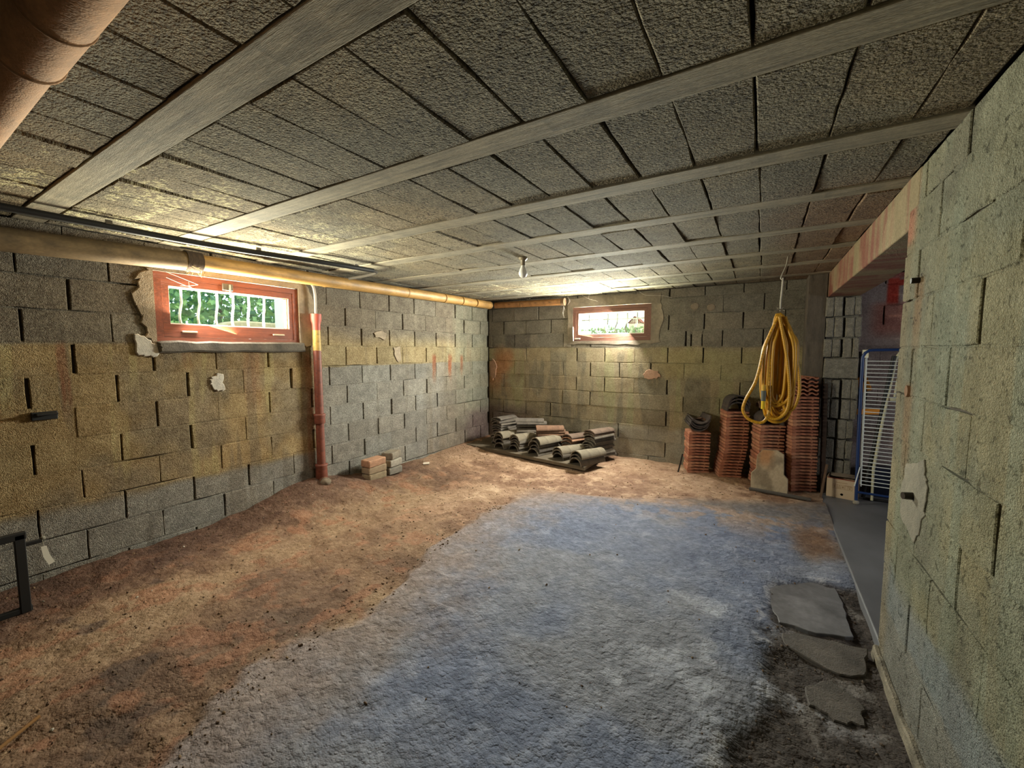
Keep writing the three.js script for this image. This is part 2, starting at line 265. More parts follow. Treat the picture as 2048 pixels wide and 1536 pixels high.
// --- right wall, local u = z ; only this part is seen, up to the door opening at z = -2.55
const rightMap = paint(1024, 768, (a, b) => {
  const s = -2.7 + a * 5.3, y = -0.2 + b * 2.5;
  const n1 = fbm(s * 2.4, y * 2.4, 4, 62), n2 = fbm(s * 12, y * 12, 4, 64), streak = fbm(s * 8, y * 1.3, 3, 66), wob = 0.05 * (fbm(s * 4, y * 4, 3, 68) - 0.5);
  let c = [112, 110, 88];
  c = mix(c, [128, 118, 84], ss(0.5, 0.66, n1) * 0.6);
  c = mix(c, [116, 122, 104], ss(0.52, 0.68, streak) * 0.5);
  c = mix(c, [88, 84, 68], ss(0.42, 0.32, n1) * 0.5);
  c = mix(c, [112, 120, 130], (1 - ss(0.42, 0.54, y + wob * 2.5)) * 0.6);  // blue skylight on the lower courses, painted into the colour
  c = mix(c, [120, 112, 96], (1 - ss(0.26, 0.3, y + wob)) * 0.5);
  const edge = 1 - ss(-2.5, -2.4, s + wob); c = mix(c, [128, 112, 82], edge * 0.5);
  for (const [rs, yt, yb, w] of [[-2.33, 1.74, 1.46, 0.045], [-2.36, 1.3, 0.9, 0.05]]) { const d = Math.abs(s - rs - 0.02 * (n2 - 0.5)); c = mix(c, [116, 84, 50], 0.6 * (1 - ss(w * 0.4, w * 1.6, d)) * ss(yb - 0.1, yb + 0.15, y) * (1 - ss(yt, yt + 0.04, y))); }
  c = mix(c, [170, 84, 60], edge * ss(1.9, 1.96, y) * 0.5);
  const g = spk(s, y) * 34 + (n2 - 0.5) * 34; const dk = ss(0.8, 0.9, vn(s * 75, y * 75, 71)) * 40;
  return [c[0] + g - dk, c[1] + g - dk, c[2] + g - dk];
});
M.rightBlock = std({ map: scaled(rightMap, 1 / 5.3, 1 / 2.5, 2.7 / 5.3, 0.2 / 2.5), bumpMap: scaled(bumpBlock, 2.6, 2.6), bumpScale: 0.007, vertexColors: true, roughness: 0.92 });
const wallRight = structure('wall_right'); wallRight.position.set(0.54, 0, 0); wallRight.rotation.y = -Math.PI / 2;
blockWall(wallRight, { u0: -2.55, u1: 0.3, ref: -2.55, pitch: 0.406, phase: 0.0, oddPhase: 0.203, dy: -0.036, mat: M.rightBlock, seed: 303, tintFn: tintOf(0.06), gap: 0.006, bed: 0.006, bedDepth: 0.003, jit: 0.006 });
backing(wallRight, -2.55, 2.6, -0.3, 2.24, -0.26, -0.012, [], M.core);
mesh('mortar_patch', patch([[-2.3, 1.0], [-2.1, 1.04], [-2.05, 0.95], [-2.06, 0.85], [-2.14, 0.72], [-2.32, 0.74], [-2.36, 0.86]], 0.004, 0.012, [], 5, 51), std({ color: 0x8f8a7b, map: scaled(mottle, 2, 2), bumpMap: scaled(bumpSoft, 2, 2), bumpScale: 0.008 }), wallRight, [0, 0, -0.002]);
mesh('mortar_foot', patch([[-2.55, -0.08], [-2.55, 0.025], [-2.2, 0.02], [-1.7, 0.02], [-1.2, 0.02], [-0.6, 0.02], [-0.6, -0.08]], 0.014, 0.014, [], 5, 52), std({ color: 0x938c7c, map: scaled(mottle, 2, 2), bumpMap: scaled(bumpSoft, 2, 2), bumpScale: 0.01 }), wallRight, [0, 0, 0.0]);
mesh('wall_bolt', new THREE.CylinderGeometry(0.012, 0.012, 0.03, 10).rotateX(Math.PI / 2), std({ color: 0x2a241c, metalness: 0.6, roughness: 0.4 }), wallRight, [-2.34, 1.75, 0.01]);
mesh('wall_stub', new THREE.CylinderGeometry(0.014, 0.016, 0.05, 12).rotateX(Math.PI / 2).rotateY(0.3), std({ color: 0x3a3630, metalness: 0.7, roughness: 0.35 }), wallRight, [-2.19, 0.885, 0.012]);
mesh('wall_plug', new THREE.CylinderGeometry(0.024, 0.028, 0.012, 12).rotateX(Math.PI / 2), std({ color: 0x6d4a2a }), wallRight, [-2.37, 1.29, 0.002]);

// lintel over the wide opening, added post for a shadow strip and the toothed end of the partition
const lintelMap = paint(1024, 256, (a, b) => {
  const s = a * 3.2, y = b * 0.4; const st = fbm(s * 14, y * 1.5, 3, 81), n = fbm(s * 3, y * 3, 3, 83);
  let c = [122, 106, 74]; c = mix(c, [112, 60, 42], ss(0.38, 0.6, st * 0.35 + n * 0.4 + 0.2 * (1 - s / 3.2))); c = mix(c, [138, 122, 90], ss(0.55, 0.7, fbm(s * 4, y * 5, 3, 87)) * 0.6); c = mix(c, [140, 122, 86], ss(0.28, 0.33, y + 0.05 * (n - 0.5)) * 0.7);
  const g = spk(s, y) * 34; return [c[0] + g, c[1] + g, c[2] + g]; });
const lintel = structure('trim_1');
{ const g = rbox(0.26, 0.236, 3.0, 0.008), p = g.attributes.position, uv = g.attributes.uv; for (let i = 0; i < p.count; i++) uv.setXY(i, (p.getZ(i) + 1.5) / 3.2, (p.getY(i) + 0.12 + (p.getX(i) + 0.13)) / 0.5);
  mesh('lintel_beam', g, std({ map: lintelMap, bumpMap: scaled(bumpSoft, 4, 1), bumpScale: 0.006 }), lintel, [0.67, 2.118, -3.93]); }
const shadowPost = structure('wall_shadow_post'); mesh('shadow_post_shaft', rbox(0.16, 2.28, 0.27, 0.006), std({ color: 0x6f6558, map: scaled(mottle, 1, 3), bumpMap: scaled(bumpSoft, 1, 6), bumpScale: 0.006 }), shadowPost, [0.455, 1.09, -5.34]);  // added dark post, stands in for a shadow strip on the back wall
const stub = structure('wall_stub');
{ const mt = std({ color: 0xb3ab98, map: scaled(speck, 6, 6), bumpMap: scaled(bumpBlock, 2, 2), bumpScale: 0.008 }), r = rngOf(404);
  mesh('wall_core', box(0.25, 2.02, 0.20, 0.675, 1.01, -5.365), mt, stub);
  for (let k = 0; k < 10; k++) {
    const y0 = 2.005 - (k + 1) * 0.2035, h = 0.195, dx = rr(-0.012, 0.012, r);
    if (k === 3) { mesh('concrete_block', slab(0.27, h, 0.2, 0, 0, { rng: r, jit: 0.005, bev: 0.008 }), mt, stub, [0.675, y0 + h / 2, -5.185]); continue; }
    for (const [x, w] of [[-0.108, 0.07], [-0.039, 0.07], [0.05, 0.075], [0.113, 0.055]]) mesh('concrete_block', slab(w - 0.004, h - (r() < 0.3 ? 0.02 : 0.004), 0.2, rr(0, 1, r), 0, { rng: r, jit: 0.005, bev: 0.008, nx: 2, ny: 3 }), mt, stub, [0.672 + x + dx, y0 + h / 2, -5.19 + rr(-0.01, 0.006, r)]);
  } }

// ------------------------------------------------------------------ ceiling : joists and hollow blocks, local u = x, v = z
const ceilMap = paint(2048, 2048, (a, b) => {
  const x = -3.8 + a * 4.5, z = -5.6 + b * 6.2;
  const n1 = fbm(x * 1.6, z * 1.6, 4, 91), n2 = fbm(x * 16, z * 16, 3, 93), bn = fbm(x * 5, z * 14, 3, 95);
  let c = [117, 107, 86]; c = mix(c, [106, 100, 86], ss(0.5, 0.66, n1) * 0.7); c = mix(c, [132, 116, 88], ss(0.46, 0.36, n1) * 0.6);
  // lime blooms along the left and far rows
  const zone = Math.max((1 - ss(-2.7, -1.8, x + (n1 - 0.5))) * ss(-2.6, -1.9, z), (1 - ss(-4.3, -3.9, z)) * (1 - ss(-1.1, -0.5, x)) * 0.8);
  const lime = zone * ss(0.5, 0.62, bn) * ss(0.42, 0.62, vn(x * 70, z * 70, 97)); c = mix(c, [198, 188, 146], lime * 0.85);
  const side = ss(-0.05, 0.3, x + (n1 - 0.5) * 0.4) * (1 - ss(-2.9, -2.2, z)); c = mix(c, [126, 82, 48], side * 0.5);
  const hole = ss(0.72, 0.86, vn(x * 95, z * 95, 99)); const g = spk(x, z) * 62 + (n2 - 0.5) * 30 - hole * 40; return [c[0] + g, c[1] + g, c[2] + g * 0.9];
});
M.ceilBlock = std({ map: scaled(ceilMap, 1 / 4.5, 1 / 6.2, 3.8 / 4.5, 5.6 / 6.2), bumpMap: scaled(bumpPumice, 3.6, 3.6), bumpScale: 0.009, vertexColors: true, roughness: 1 });
const joistMap = paint(1024, 128, (a, b) => { const x = a * 2.2, y = b * 0.14, c = 128 + 56 * (fbm(x * 3, y * 60, 4, 111) - 0.5) + 40 * (fbm(x * 12, y * 12, 3, 113) - 0.5) + spk(x, y) * 26; return [c, c * 0.93, c * 0.78]; });
M.joist = std({ map: scaled(joistMap, 1 / 2.2, 1 / 0.14), bumpMap: scaled(bumpSoft, 1, 8), bumpScale: 0.004, roughness: 0.9 });
const ceiling = structure('ceiling');
const joistZ = [0.62, -0.02, -0.665, -1.345, -2.02, -2.63, -3.28, -3.90, -4.52, -5.14];
{ const r = rngOf(505), g0 = new THREE.Group(); 
  mesh('ceiling_core', box(4.6, 0.06, 8.4, -1.6, YC + 0.075, -1.5), std({ color: 0x3a342c }), ceiling);
  joistZ.forEach((zc, i) => {
    const zj = zc; const g = rbox(4.32, 0.06, 0.128, 0.004), p = g.attributes.position, uv = g.attributes.uv; for (let q = 0; q < p.count; q++) uv.setXY(q, p.getX(q) + zj * 0.7, p.getZ(q) + 0.064 + p.getY(q));
    mesh('joist', g, M.joist, ceiling, [-1.605, YC + 0.027 + rr(-0.002, 0.002, r), zj]);
    const zn = i + 1 < joistZ.length ? joistZ[i + 1] + 0.066 : -5.47; const za = zc - 0.066, L = za - zn; if (L < 0.05) return;
    for (let x = 0.41 - 0.225 * 20 + rr(-0.01, 0.01, r); x < 0.54; x += 0.225) {
      const a = Math.max(x + rr(0, 0.003, r), -3.745), b = Math.min(x + 0.225 - (r() < 0.55 ? rr(0.004, 0.010, r) : 0.002), 0.54); if (b - a < 0.04) continue;
      const t = 1 + rr(-0.10, 0.06, r), w = rr(-0.02, 0.03, r), cx = (a + b) / 2, cz = (za + zn) / 2;
      const geo = slab(b - a, L - 0.006, 0.05, cx, cz, { rng: r, tint: [t * (1 + w), t, t * (1 - w)], jit: 0.005, bev: 0.004, tip: 0.012, nx: 3, ny: 5 });
      mesh('ceiling_block', geo, M.ceilBlock, ceiling, [cx, YC + rr(-0.004, 0.005, r), cz], [Math.PI / 2, 0, 0]);
    }
  }); }

// ------------------------------------------------------------------ floor
const XB = [[0.6, -1.5], [-0.2, -1.6], [-0.51, -1.74], [-0.72, -1.85], [-0.93, -1.91], [-1.19, -1.94], [-1.4, -1.9], [-1.7, -1.91], [-1.84, -1.97], [-2.12, -2.01], [-2.41, -2.07], [-2.76, -2.14], [-3.29, -2.07], [-3.77, -1.82], [-3.96, -1.09], [-4.27, -0.45], [-4.44, -0.04], [-4.75, 0.54]];
const xb = z => { for (let i = 1; i < XB.length; i++) if (z > XB[i][0]) { const [a, p] = XB[i - 1], [b, q] = XB[i]; return p + (q - p) * (a - z) / (a - b); } return 0.6; };
const inPit = (x, z) => { const l = z > -1.9 ? 0.02 + (z + 1.9) * 0.35 * -1 : z > -2.9 ? 0.02 + (-1.9 - z) * 0.06 : 0.08 + (-2.9 - z) * 0.9; return ss(-0.06, 0.14, x - l + 0.16 * (fbm(x * 5, z * 5, 3, 131) - 0.5)) * ss(-3.25, -3.0, z) * (1 - ss(-1.0, -0.6, z)); };
function floorMix(x, z) { const w = 0.28 * (fbm(x * 2.2, z * 2.2, 4, 121) - 0.5) + 0.1 * (fbm(x * 11, z * 11, 3, 123) - 0.5); const back = ss(-3.2, -3.7, z); return ss(-0.05 - back * 0.25, 0.06 + back * 0.3, x - xb(z) + w); }
function floorY(x, z) {
  const nearLeft = 1 - ss(-3.75, -3.0, x), bank = 0.055 + 0.13 * Math.exp(-((z + 2.35) ** 2) / 0.32) + 0.02 * Math.exp(-((z + 3.1) ** 2) / 0.4);
  const edge = Math.max(nearLeft * bank * (1 - ss(-0.4, -0.1, z)), 0);
  const c = floorMix(x, z), pit = inPit(x, z);
  return edge + 0.03 * ss(-3.6, -4.8, z) + (1 - c) * (0.05 * (fbm(x * 2.1, z * 2.1, 3, 141) - 0.5) + 0.028 * (fbm(x * 9, z * 9, 3, 143) - 0.5)) + c * (0.018 * (fbm(x * 1.6, z * 1.6, 3, 145) - 0.4) + 0.012 * (fbm(x * 10, z * 10, 3, 147) - 0.5) + 0.020) - pit * (0.045 + 0.03 * (fbm(x * 12, z * 12, 3, 149) - 0.5));
}
const FX0 = -3.78, FX1 = 0.56, FZ0 = -5.5, FZ1 = 2.7;
const floorMap = paint(1536, 2048, (a, b) => {
  const x = FX0 + a * (FX1 - FX0), z = FZ0 + b * 6.5; // covers z -5.5 .. 1
  const c0 = floorMix(x, z), n1 = fbm(x * 1.7, z * 1.7, 4, 151), n2 = fbm(x * 9, z * 9, 4, 153), n3 = fbm(x * 34, z * 34, 3, 155), back = ss(-3.4, -4.1, z);
  let dirt = [122, 94, 68]; dirt = mix(dirt, [96, 71, 52], ss(0.5, 0.66, n1) * 0.7); dirt = mix(dirt, [148, 122, 92], ss(0.5, 0.36, n1) * 0.8); dirt = mix(dirt, [132, 86, 58], ss(0.54, 0.68, n2) * 0.6); dirt = mix(dirt, [74, 57, 44], ss(0.62, 0.72, fbm(x * 5 + 9, z * 5, 4, 159)) * ss(-1.6, -0.9, z) * 0.7);
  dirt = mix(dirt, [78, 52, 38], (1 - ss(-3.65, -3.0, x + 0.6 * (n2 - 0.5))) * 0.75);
  let dust = [156, 126, 98]; dust = mix(dust, [118, 86, 62], ss(0.5, 0.66, n1) * 0.8); dust = mix(dust, [180, 152, 122], ss(0.54, 0.7, n2) * 0.6);
  dirt = mix(dirt, dust, Math.max(back * 0.8, ss(-2.0, -3.2, z) * ss(-3.2, -2.4, x)));
  let con = [106, 112, 129]; con = mix(con, [92, 101, 124], ss(0.46, 0.62, n1) * 0.7); con = mix(con, [118, 118, 122], ss(0.52, 0.36, n1) * 0.6); con = mix(con, [142, 147, 160], ss(0.6, 0.76, fbm(x * 7, z * 7, 5, 157)) * 0.4);
  con = mix(con, [138, 117, 102], (1 - ss(0.02, 0.85, x - xb(z) + 0.5 * (n2 - 0.5))) * 0.75);
  con = mix(con, [150, 118, 90], back * ss(0.4, 0.6, n2) * 0.7);
  con = mix(con, [98, 92, 88], ss(-0.8, -0.5, x) * ss(-4.05, -4.2, z) * 0.7);
  let c = mix(dirt, con, c0);
  const pit = inPit(x, z); c = mix(c, mix([58, 49, 43], [96, 90, 86], ss(0.6, 0.74, n2)), ss(0.15, 0.75, pit + 0.4 * (n2 - 0.5)));
  const rim = ss(0.02, 0.2, pit) * (1 - ss(0.3, 0.6, pit)); c = mix(c, [178, 178, 184], rim * ss(0.45, 0.6, n2) * 0.7);
  const scuff = ss(0.6, 0.7, fbm(x * 6, z * 6, 4, 161)) * (1 - ss(0.35, 0.8, Math.hypot(x + 0.15, (z + 1.95) * 0.8))); c = mix(c, [168, 172, 182], scuff * 0.5);
  c = mix(c, [110, 72, 40], (1 - ss(0.06, 0.2, Math.hypot(x - 0.4, (z + 3.75) * 0.45) + 0.12 * (n2 - 0.5))) * 0.7);
  const g = (n3 - 0.5) * 44 + spk(x, z) * 24 + (n2 - 0.5) * 16; return [c[0] + g, c[1] + g, c[2] + g];
});
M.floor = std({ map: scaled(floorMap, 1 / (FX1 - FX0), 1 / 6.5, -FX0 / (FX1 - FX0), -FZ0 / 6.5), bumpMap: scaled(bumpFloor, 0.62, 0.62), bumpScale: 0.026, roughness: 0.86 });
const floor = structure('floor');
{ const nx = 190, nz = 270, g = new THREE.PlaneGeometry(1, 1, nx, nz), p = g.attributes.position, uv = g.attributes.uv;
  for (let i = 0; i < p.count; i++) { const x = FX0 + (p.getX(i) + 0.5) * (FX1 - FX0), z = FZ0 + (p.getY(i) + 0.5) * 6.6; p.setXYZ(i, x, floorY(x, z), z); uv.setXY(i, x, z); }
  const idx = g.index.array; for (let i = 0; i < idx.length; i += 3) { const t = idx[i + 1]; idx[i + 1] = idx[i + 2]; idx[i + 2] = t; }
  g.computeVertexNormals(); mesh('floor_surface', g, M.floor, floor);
  mesh('floor_base', box(8.2, 0.2, 8.6, 0.1, -0.24, -1.4), M.core, floor);
  mesh('rear_floor_surface', box(4.34, 0.1, 1.7, -1.61, -0.045, 1.85), M.floor, floor);
  const sm = std({ color: 0x7d8088, map: scaled(mottle, 0.8, 0.8), bumpMap: scaled(bumpSoft, 1, 1), bumpScale: 0.004, roughness: 0.5 });
  mesh('side_room_floor', rbox(3.0, 0.12, 5.6, 0.01), sm, floor, [2.05, -0.025, -2.7]); }

// unseen shell of the two rooms
const shellM = std({ color: 0x5e574c, map: scaled(mottle, 0.5, 0.5) });
const wallRear = structure('wall_rear'); backing(wallRear, -3.95, 0.8, -0.3, 2.5, 2.6, 2.8, [], shellM);
const wallSide = structure('wall_side_room'); mesh('far_wall', box(0.2, 2.8, 2.4, 3.5, 1.1, -1.1), shellM, wallSide); mesh('far_wall', box(0.2, 2.8, 1.7, 3.5, 1.1, -4.95), shellM, wallSide); mesh('window_breast', box(0.2, 1.6, 1.8, 3.5, 0.45, -3.2), shellM, wallSide); mesh('window_head', box(0.2, 0.7, 1.8, 3.5, 2.2, -3.2), shellM, wallSide); mesh('front_wall', box(3.0, 2.8, 0.2, 2.1, 1.1, 0.1), shellM, wallSide); mesh('side_room_ceiling', box(3.0, 0.2, 5.8, 2.1, 2.36, -2.7), shellM, wallSide);

// ------------------------------------------------------------------ windows
M.redWood = std({ color: 0xa4532f, map: scaled(woodTex, 1, 0.5), bumpMap: scaled(woodTex, 1, 1), bumpScale: 0.002, roughness: 0.6 });
M.brownWood = std({ color: 0x8a5a44, map: scaled(woodTex, 1, 0.5), bumpMap: scaled(woodTex, 1, 1), bumpScale: 0.002, roughness: 0.6 });
M.glass = new THREE.MeshPhysicalMaterial({ color: 0xf4fff8, roughness: 0.02, transmission: 1, thickness: 0, ior: 1.45 });
M.steel = std({ color: 0x6b6459, metalness: 0.6, roughness: 0.45 });
M.sill = std({ color: 0x6e675c, map: scaled(mottle, 2, 2), bumpMap: scaled(bumpSoft, 3, 3), bumpScale: 0.008 });
function frameGeo(x0, x1, y0, y1, t, d) { return mergeGeometries([box(x1 - x0, t, d, (x0 + x1) / 2, y1 - t / 2, 0), box(x1 - x0, t, d, (x0 + x1) / 2, y0 + t / 2, 0), box(t, y1 - y0 - 2 * t, d, x0 + t / 2, (y0 + y1) / 2, 0), box(t, y1 - y0 - 2 * t, d, x1 - t / 2, (y0 + y1) / 2, 0)]); }
function windowUnit(n, pos, turn, f, gl, wood, handleSide) {
  const w = structure('window_' + n); w.position.set(...pos); w.rotation.y = turn;
  mesh('window_frame', frameGeo(f[0], f[1], f[2], f[3], 0.045, 0.07), wood, w, [0, 0, -0.035]);
  { const a = f[0] + 0.047, b = f[1] - 0.047, c = f[2] + 0.047, d = f[3] - 0.047, [p, q, r, t] = gl; mesh('window_sash', mergeGeometries([box(b - a, d - t, 0.05, (a + b) / 2, (d + t) / 2, 0), box(b - a, r - c, 0.05, (a + b) / 2, (r + c) / 2, 0), box(p - a, t - r, 0.05, (a + p) / 2, (r + t) / 2, 0), box(b - q, t - r, 0.05, (b + q) / 2, (r + t) / 2, 0)]), wood, w, [0, 0, -0.03]); }
  mesh('glazing_bead', frameGeo(gl[0] - 0.004, gl[1] + 0.004, gl[2] - 0.004, gl[3] + 0.004, 0.014, 0.03), std({ color: 0xe9e6da, roughness: 0.6 }), w, [0, 0, -0.045]);
  mesh('pane', new THREE.PlaneGeometry(gl[1] - gl[0], gl[3] - gl[2]), M.glass, w, [(gl[0] + gl[1]) / 2, (gl[2] + gl[3]) / 2, -0.05]);
  return w;
}
const win1 = windowUnit(1, [-3.75, 0, 0], Math.PI / 2, [1.238, 2.312, 1.518, 2.035], [1.328, 2.228, 1.660, 1.940], M.redWood);
{ const cx = 1.72; const latch = mesh('latch', rbox(0.075, 0.055, 0.02, 0.004), M.steel, win1, [cx, 1.978, 0.005]); mesh('latch_bolt', rod([0.012, -0.055, 0.012], [0.012, 0.02, 0.012], 0.007), std({ color: 0xb9b1a2, metalness: 0.7, roughness: 0.3 }), latch);
  mesh('hinge', rbox(0.10, 0.014, 0.02, 0.004), std({ color: 0xc9b69a, metalness: 0.4, roughness: 0.4 }), win1, [1.44, 1.605, 0.004]); mesh('hinge', rbox(0.10, 0.014, 0.02, 0.004), std({ color: 0xc9b69a, metalness: 0.4, roughness: 0.4 }), win1, [2.12, 1.605, 0.004]);
  mesh('sill', patch([[1.25, 1.525], [1.8, 1.52], [2.33, 1.53], [2.35, 1.47], [1.8, 1.462], [1.25, 1.465]], 0.03, 0.008, [], 5, 71), M.sill, win1, [0, 0, 0.0]); }
const win2 = windowUnit(2, [-3.75, 0, -5.475], 0, [1.447, 2.518, 1.602, 2.068], [1.53, 2.432, 1.690, 1.982], M.brownWood);
mesh('hinge', rbox(0.08, 0.016, 0.02, 0.004), std({ color: 0xd8cbb8, roughness: 0.5 }), win2, [1.52, 1.632, 0.004]);
mesh('cable', rod([1.46, 1.60, 0.012], [1.452, 1.80, 0.012], 0.007), std({ color: 0xd8cbb8, roughness: 0.6 }), win2);

// wrought bars outside each window
function grille(label, pos, turn, xs, y0, y1, belly, mat, railY) {
  const g = thing('window_grille', label, 'window grille', pos, turn);
  for (const x of xs) mesh('bar', tube([[x, y1 + 0.06, 0], [x, y0 + (y1 - y0) * 0.62, 0], [x - belly * 0.2, y0 + (y1 - y0) * 0.5, 0.0], [x - belly, y0 + (y1 - y0) * 0.25, 0.03], [x - belly * 0.3, y0 + 0.0, 0.0], [x, y0 - 0.18, 0]], 0.010, 30, 8), mat, g);
  mesh('rail', box(xs[xs.length - 1] - xs[0] + 0.24, 0.016, 0.012, (xs[0] + xs[xs.length - 1]) / 2, railY, 0), mat, g);
  mesh('rail', box(xs[xs.length - 1] - xs[0] + 0.24, 0.016, 0.012, (xs[0] + xs[xs.length - 1]) / 2, y0 - 0.17, 0), mat, g); return g;
}
grille('pale metal grille with bellied bars outside the red window', [-3.99, 0, 0], Math.PI / 2, [1.49, 1.615, 1.745, 1.87, 2.0, 2.135], 1.655, 1.97, 0.028, std({ color: 0xd4d8d2, roughness: 0.5 }), 2.02);
grille('dark metal grille outside the window in the back wall', [-3.75, 0, -5.72], 0, [1.60, 1.735, 1.87, 2.005, 2.145, 2.28, 2.41], 1.70, 1.98, 0.02, std({ color: 0x3a3c34, roughness: 0.5 }), 1.905);

// ------------------------------------------------------------------ pipes and conduit
M.pipeOchre = std({ color: 0xc69a58, map: scaled(mottle, 6, 2), roughness: 0.55 });
M.pipeDusty = std({ color: 0x8a7350, map: scaled(mottle, 6, 2), roughness: 0.75 });
M.pipeOrange = std({ color: 0xcf9a68, map: scaled(mottle, 4, 2), bumpMap: scaled(bumpSoft, 4, 1), bumpScale: 0.003, roughness: 0.85 });
M.pipeRed = std({ color: 0x8c4a34, map: scaled(mottle, 2, 6), roughness: 0.6 });
M.black = std({ color: 0x171513, roughness: 0.6 });
{ const p = thing('drain_pipe', 'long horizontal drain pipe along the top of the left wall', 'pipe');
  mesh('pipe_section', tube([[-3.6, 2.05, 0.9], [-3.6, 2.07, -0.4], [-3.6, 2.11, -1.40]], 0.068, 20, 20), M.pipeDusty, p);
  mesh('pipe_section', tube([[-3.605, 2.115, -1.40], [-3.61, 2.135, -2.75], [-3.62, 2.155, -4.2], [-3.63, 2.165, -5.30]], 0.058, 30, 20), M.pipeOchre, p).userData.label = 'ochre yellow section';
  mesh('coupling', new THREE.CylinderGeometry(0.074, 0.074, 0.10, 24).rotateX(Math.PI / 2), std({ color: 0x5e4a35, map: scaled(mottle, 3, 3), bumpMap: scaled(bumpSoft, 4, 2), bumpScale: 0.008 }), p, [-3.602, 2.112, -1.43]).userData.label = 'frayed dark coupling';
  for (const [z, y] of [[-2.51, 2.132], [-3.58, 2.147], [-4.25, 2.155], [-4.62, 2.159], [-4.95, 2.162]]) mesh('joint_ring', new THREE.CylinderGeometry(0.0605, 0.0605, 0.018, 24).rotateX(Math.PI / 2 - 0.01), std({ color: 0x9a7238, roughness: 0.6 }), p, [-3.615, y, z]);
  mesh('elbow', new THREE.SphereGeometry(0.062, 20, 14), M.pipeOchre, p, [-3.63, 2.165, -5.32]);
  const r = rngOf(9); for (let i = 0; i < 14; i++) { const z = -1.36 - r() * 0.16, a = rr(-2.6, -0.4, r); mesh('frayed_strand', rod([-3.602 + 0.074 * Math.cos(a), 2.112 + 0.074 * Math.sin(a), z], [-3.602 + 0.1 * Math.cos(a), 2.112 + 0.105 * Math.sin(a), z + rr(-0.03, 0.03, r)], 0.0018, 5), std({ color: 0xb99a6a }), p); } }
{ const p = thing('drain_pipe', 'short ochre pipe on the back wall left of the window', 'pipe');
  mesh('pipe_section', tube([[-3.56, 2.165, -5.395], [-3.0, 2.158, -5.395], [-2.43, 2.15, -5.395]], 0.047, 16, 20), std({ color: 0xc08a52, map: scaled(mottle, 5, 2), roughness: 0.6 }), p);
  mesh('pipe_end', new THREE.CylinderGeometry(0.052, 0.052, 0.05, 20).rotateZ(Math.PI / 2), std({ color: 0x6b5138 }), p, [-2.42, 2.15, -5.395]);
  mesh('joint_ring', new THREE.CylinderGeometry(0.05, 0.05, 0.02, 20).rotateZ(Math.PI / 2), std({ color: 0x8f6a3e }), p, [-3.1, 2.159, -5.395]); }
{ const p = thing('drain_pipe', 'thick orange brown pipe under the ceiling in the top left corner', 'pipe');
  mesh('pipe_section', tube([[-3.15, 2.13, -0.30], [-2.4, 2.14, -0.29], [-1.40, 2.145, -0.284]], 0.054, 24, 28), M.pipeOrange, p);
  mesh('pipe_sleeve', tube([[-1.47, 2.145, -0.284], [-1.0, 2.147, -0.284], [-0.3, 2.15, -0.284]], 0.062, 20, 28), M.pipeOrange, p);
  mesh('joint_ring', new THREE.TorusGeometry(0.0585, 0.007, 8, 30).rotateY(Math.PI / 2), M.pipeOrange, p, [-1.47, 2.145, -0.284]);
  mesh('joint_ring', new THREE.TorusGeometry(0.061, 0.004, 8, 30).rotateY(Math.PI / 2), M.pipeOrange, p, [-1.24, 2.146, -0.284]); }
{ const p = thing('conduit', 'thin black conduit hung under the ceiling beside the left wall', 'conduit');
  mesh('conduit_tube', tube([[-3.36, 2.18, 0.6], [-3.31, 2.185, -0.5], [-3.27, 2.185, -1.4], [-3.10, 2.185, -2.2], [-3.06, 2.19, -2.62]], 0.020, 40, 12), M.black, p);
  mesh('conduit_bend', tube([[-3.06, 2.19, -2.60], [-3.09, 2.185, -2.68], [-3.25, 2.178, -2.71], [-3.50, 2.17, -2.70]], 0.014, 20, 10), std({ color: 0x3a332a }), p);
  for (const z of [-0.9, -1.7, -2.45]) mesh('clip', box(0.012, 0.03, 0.03), M.steel, p, [z < -2 ? -3.08 : z < -1.2 ? -3.215 : -3.29, 2.206, z]); }
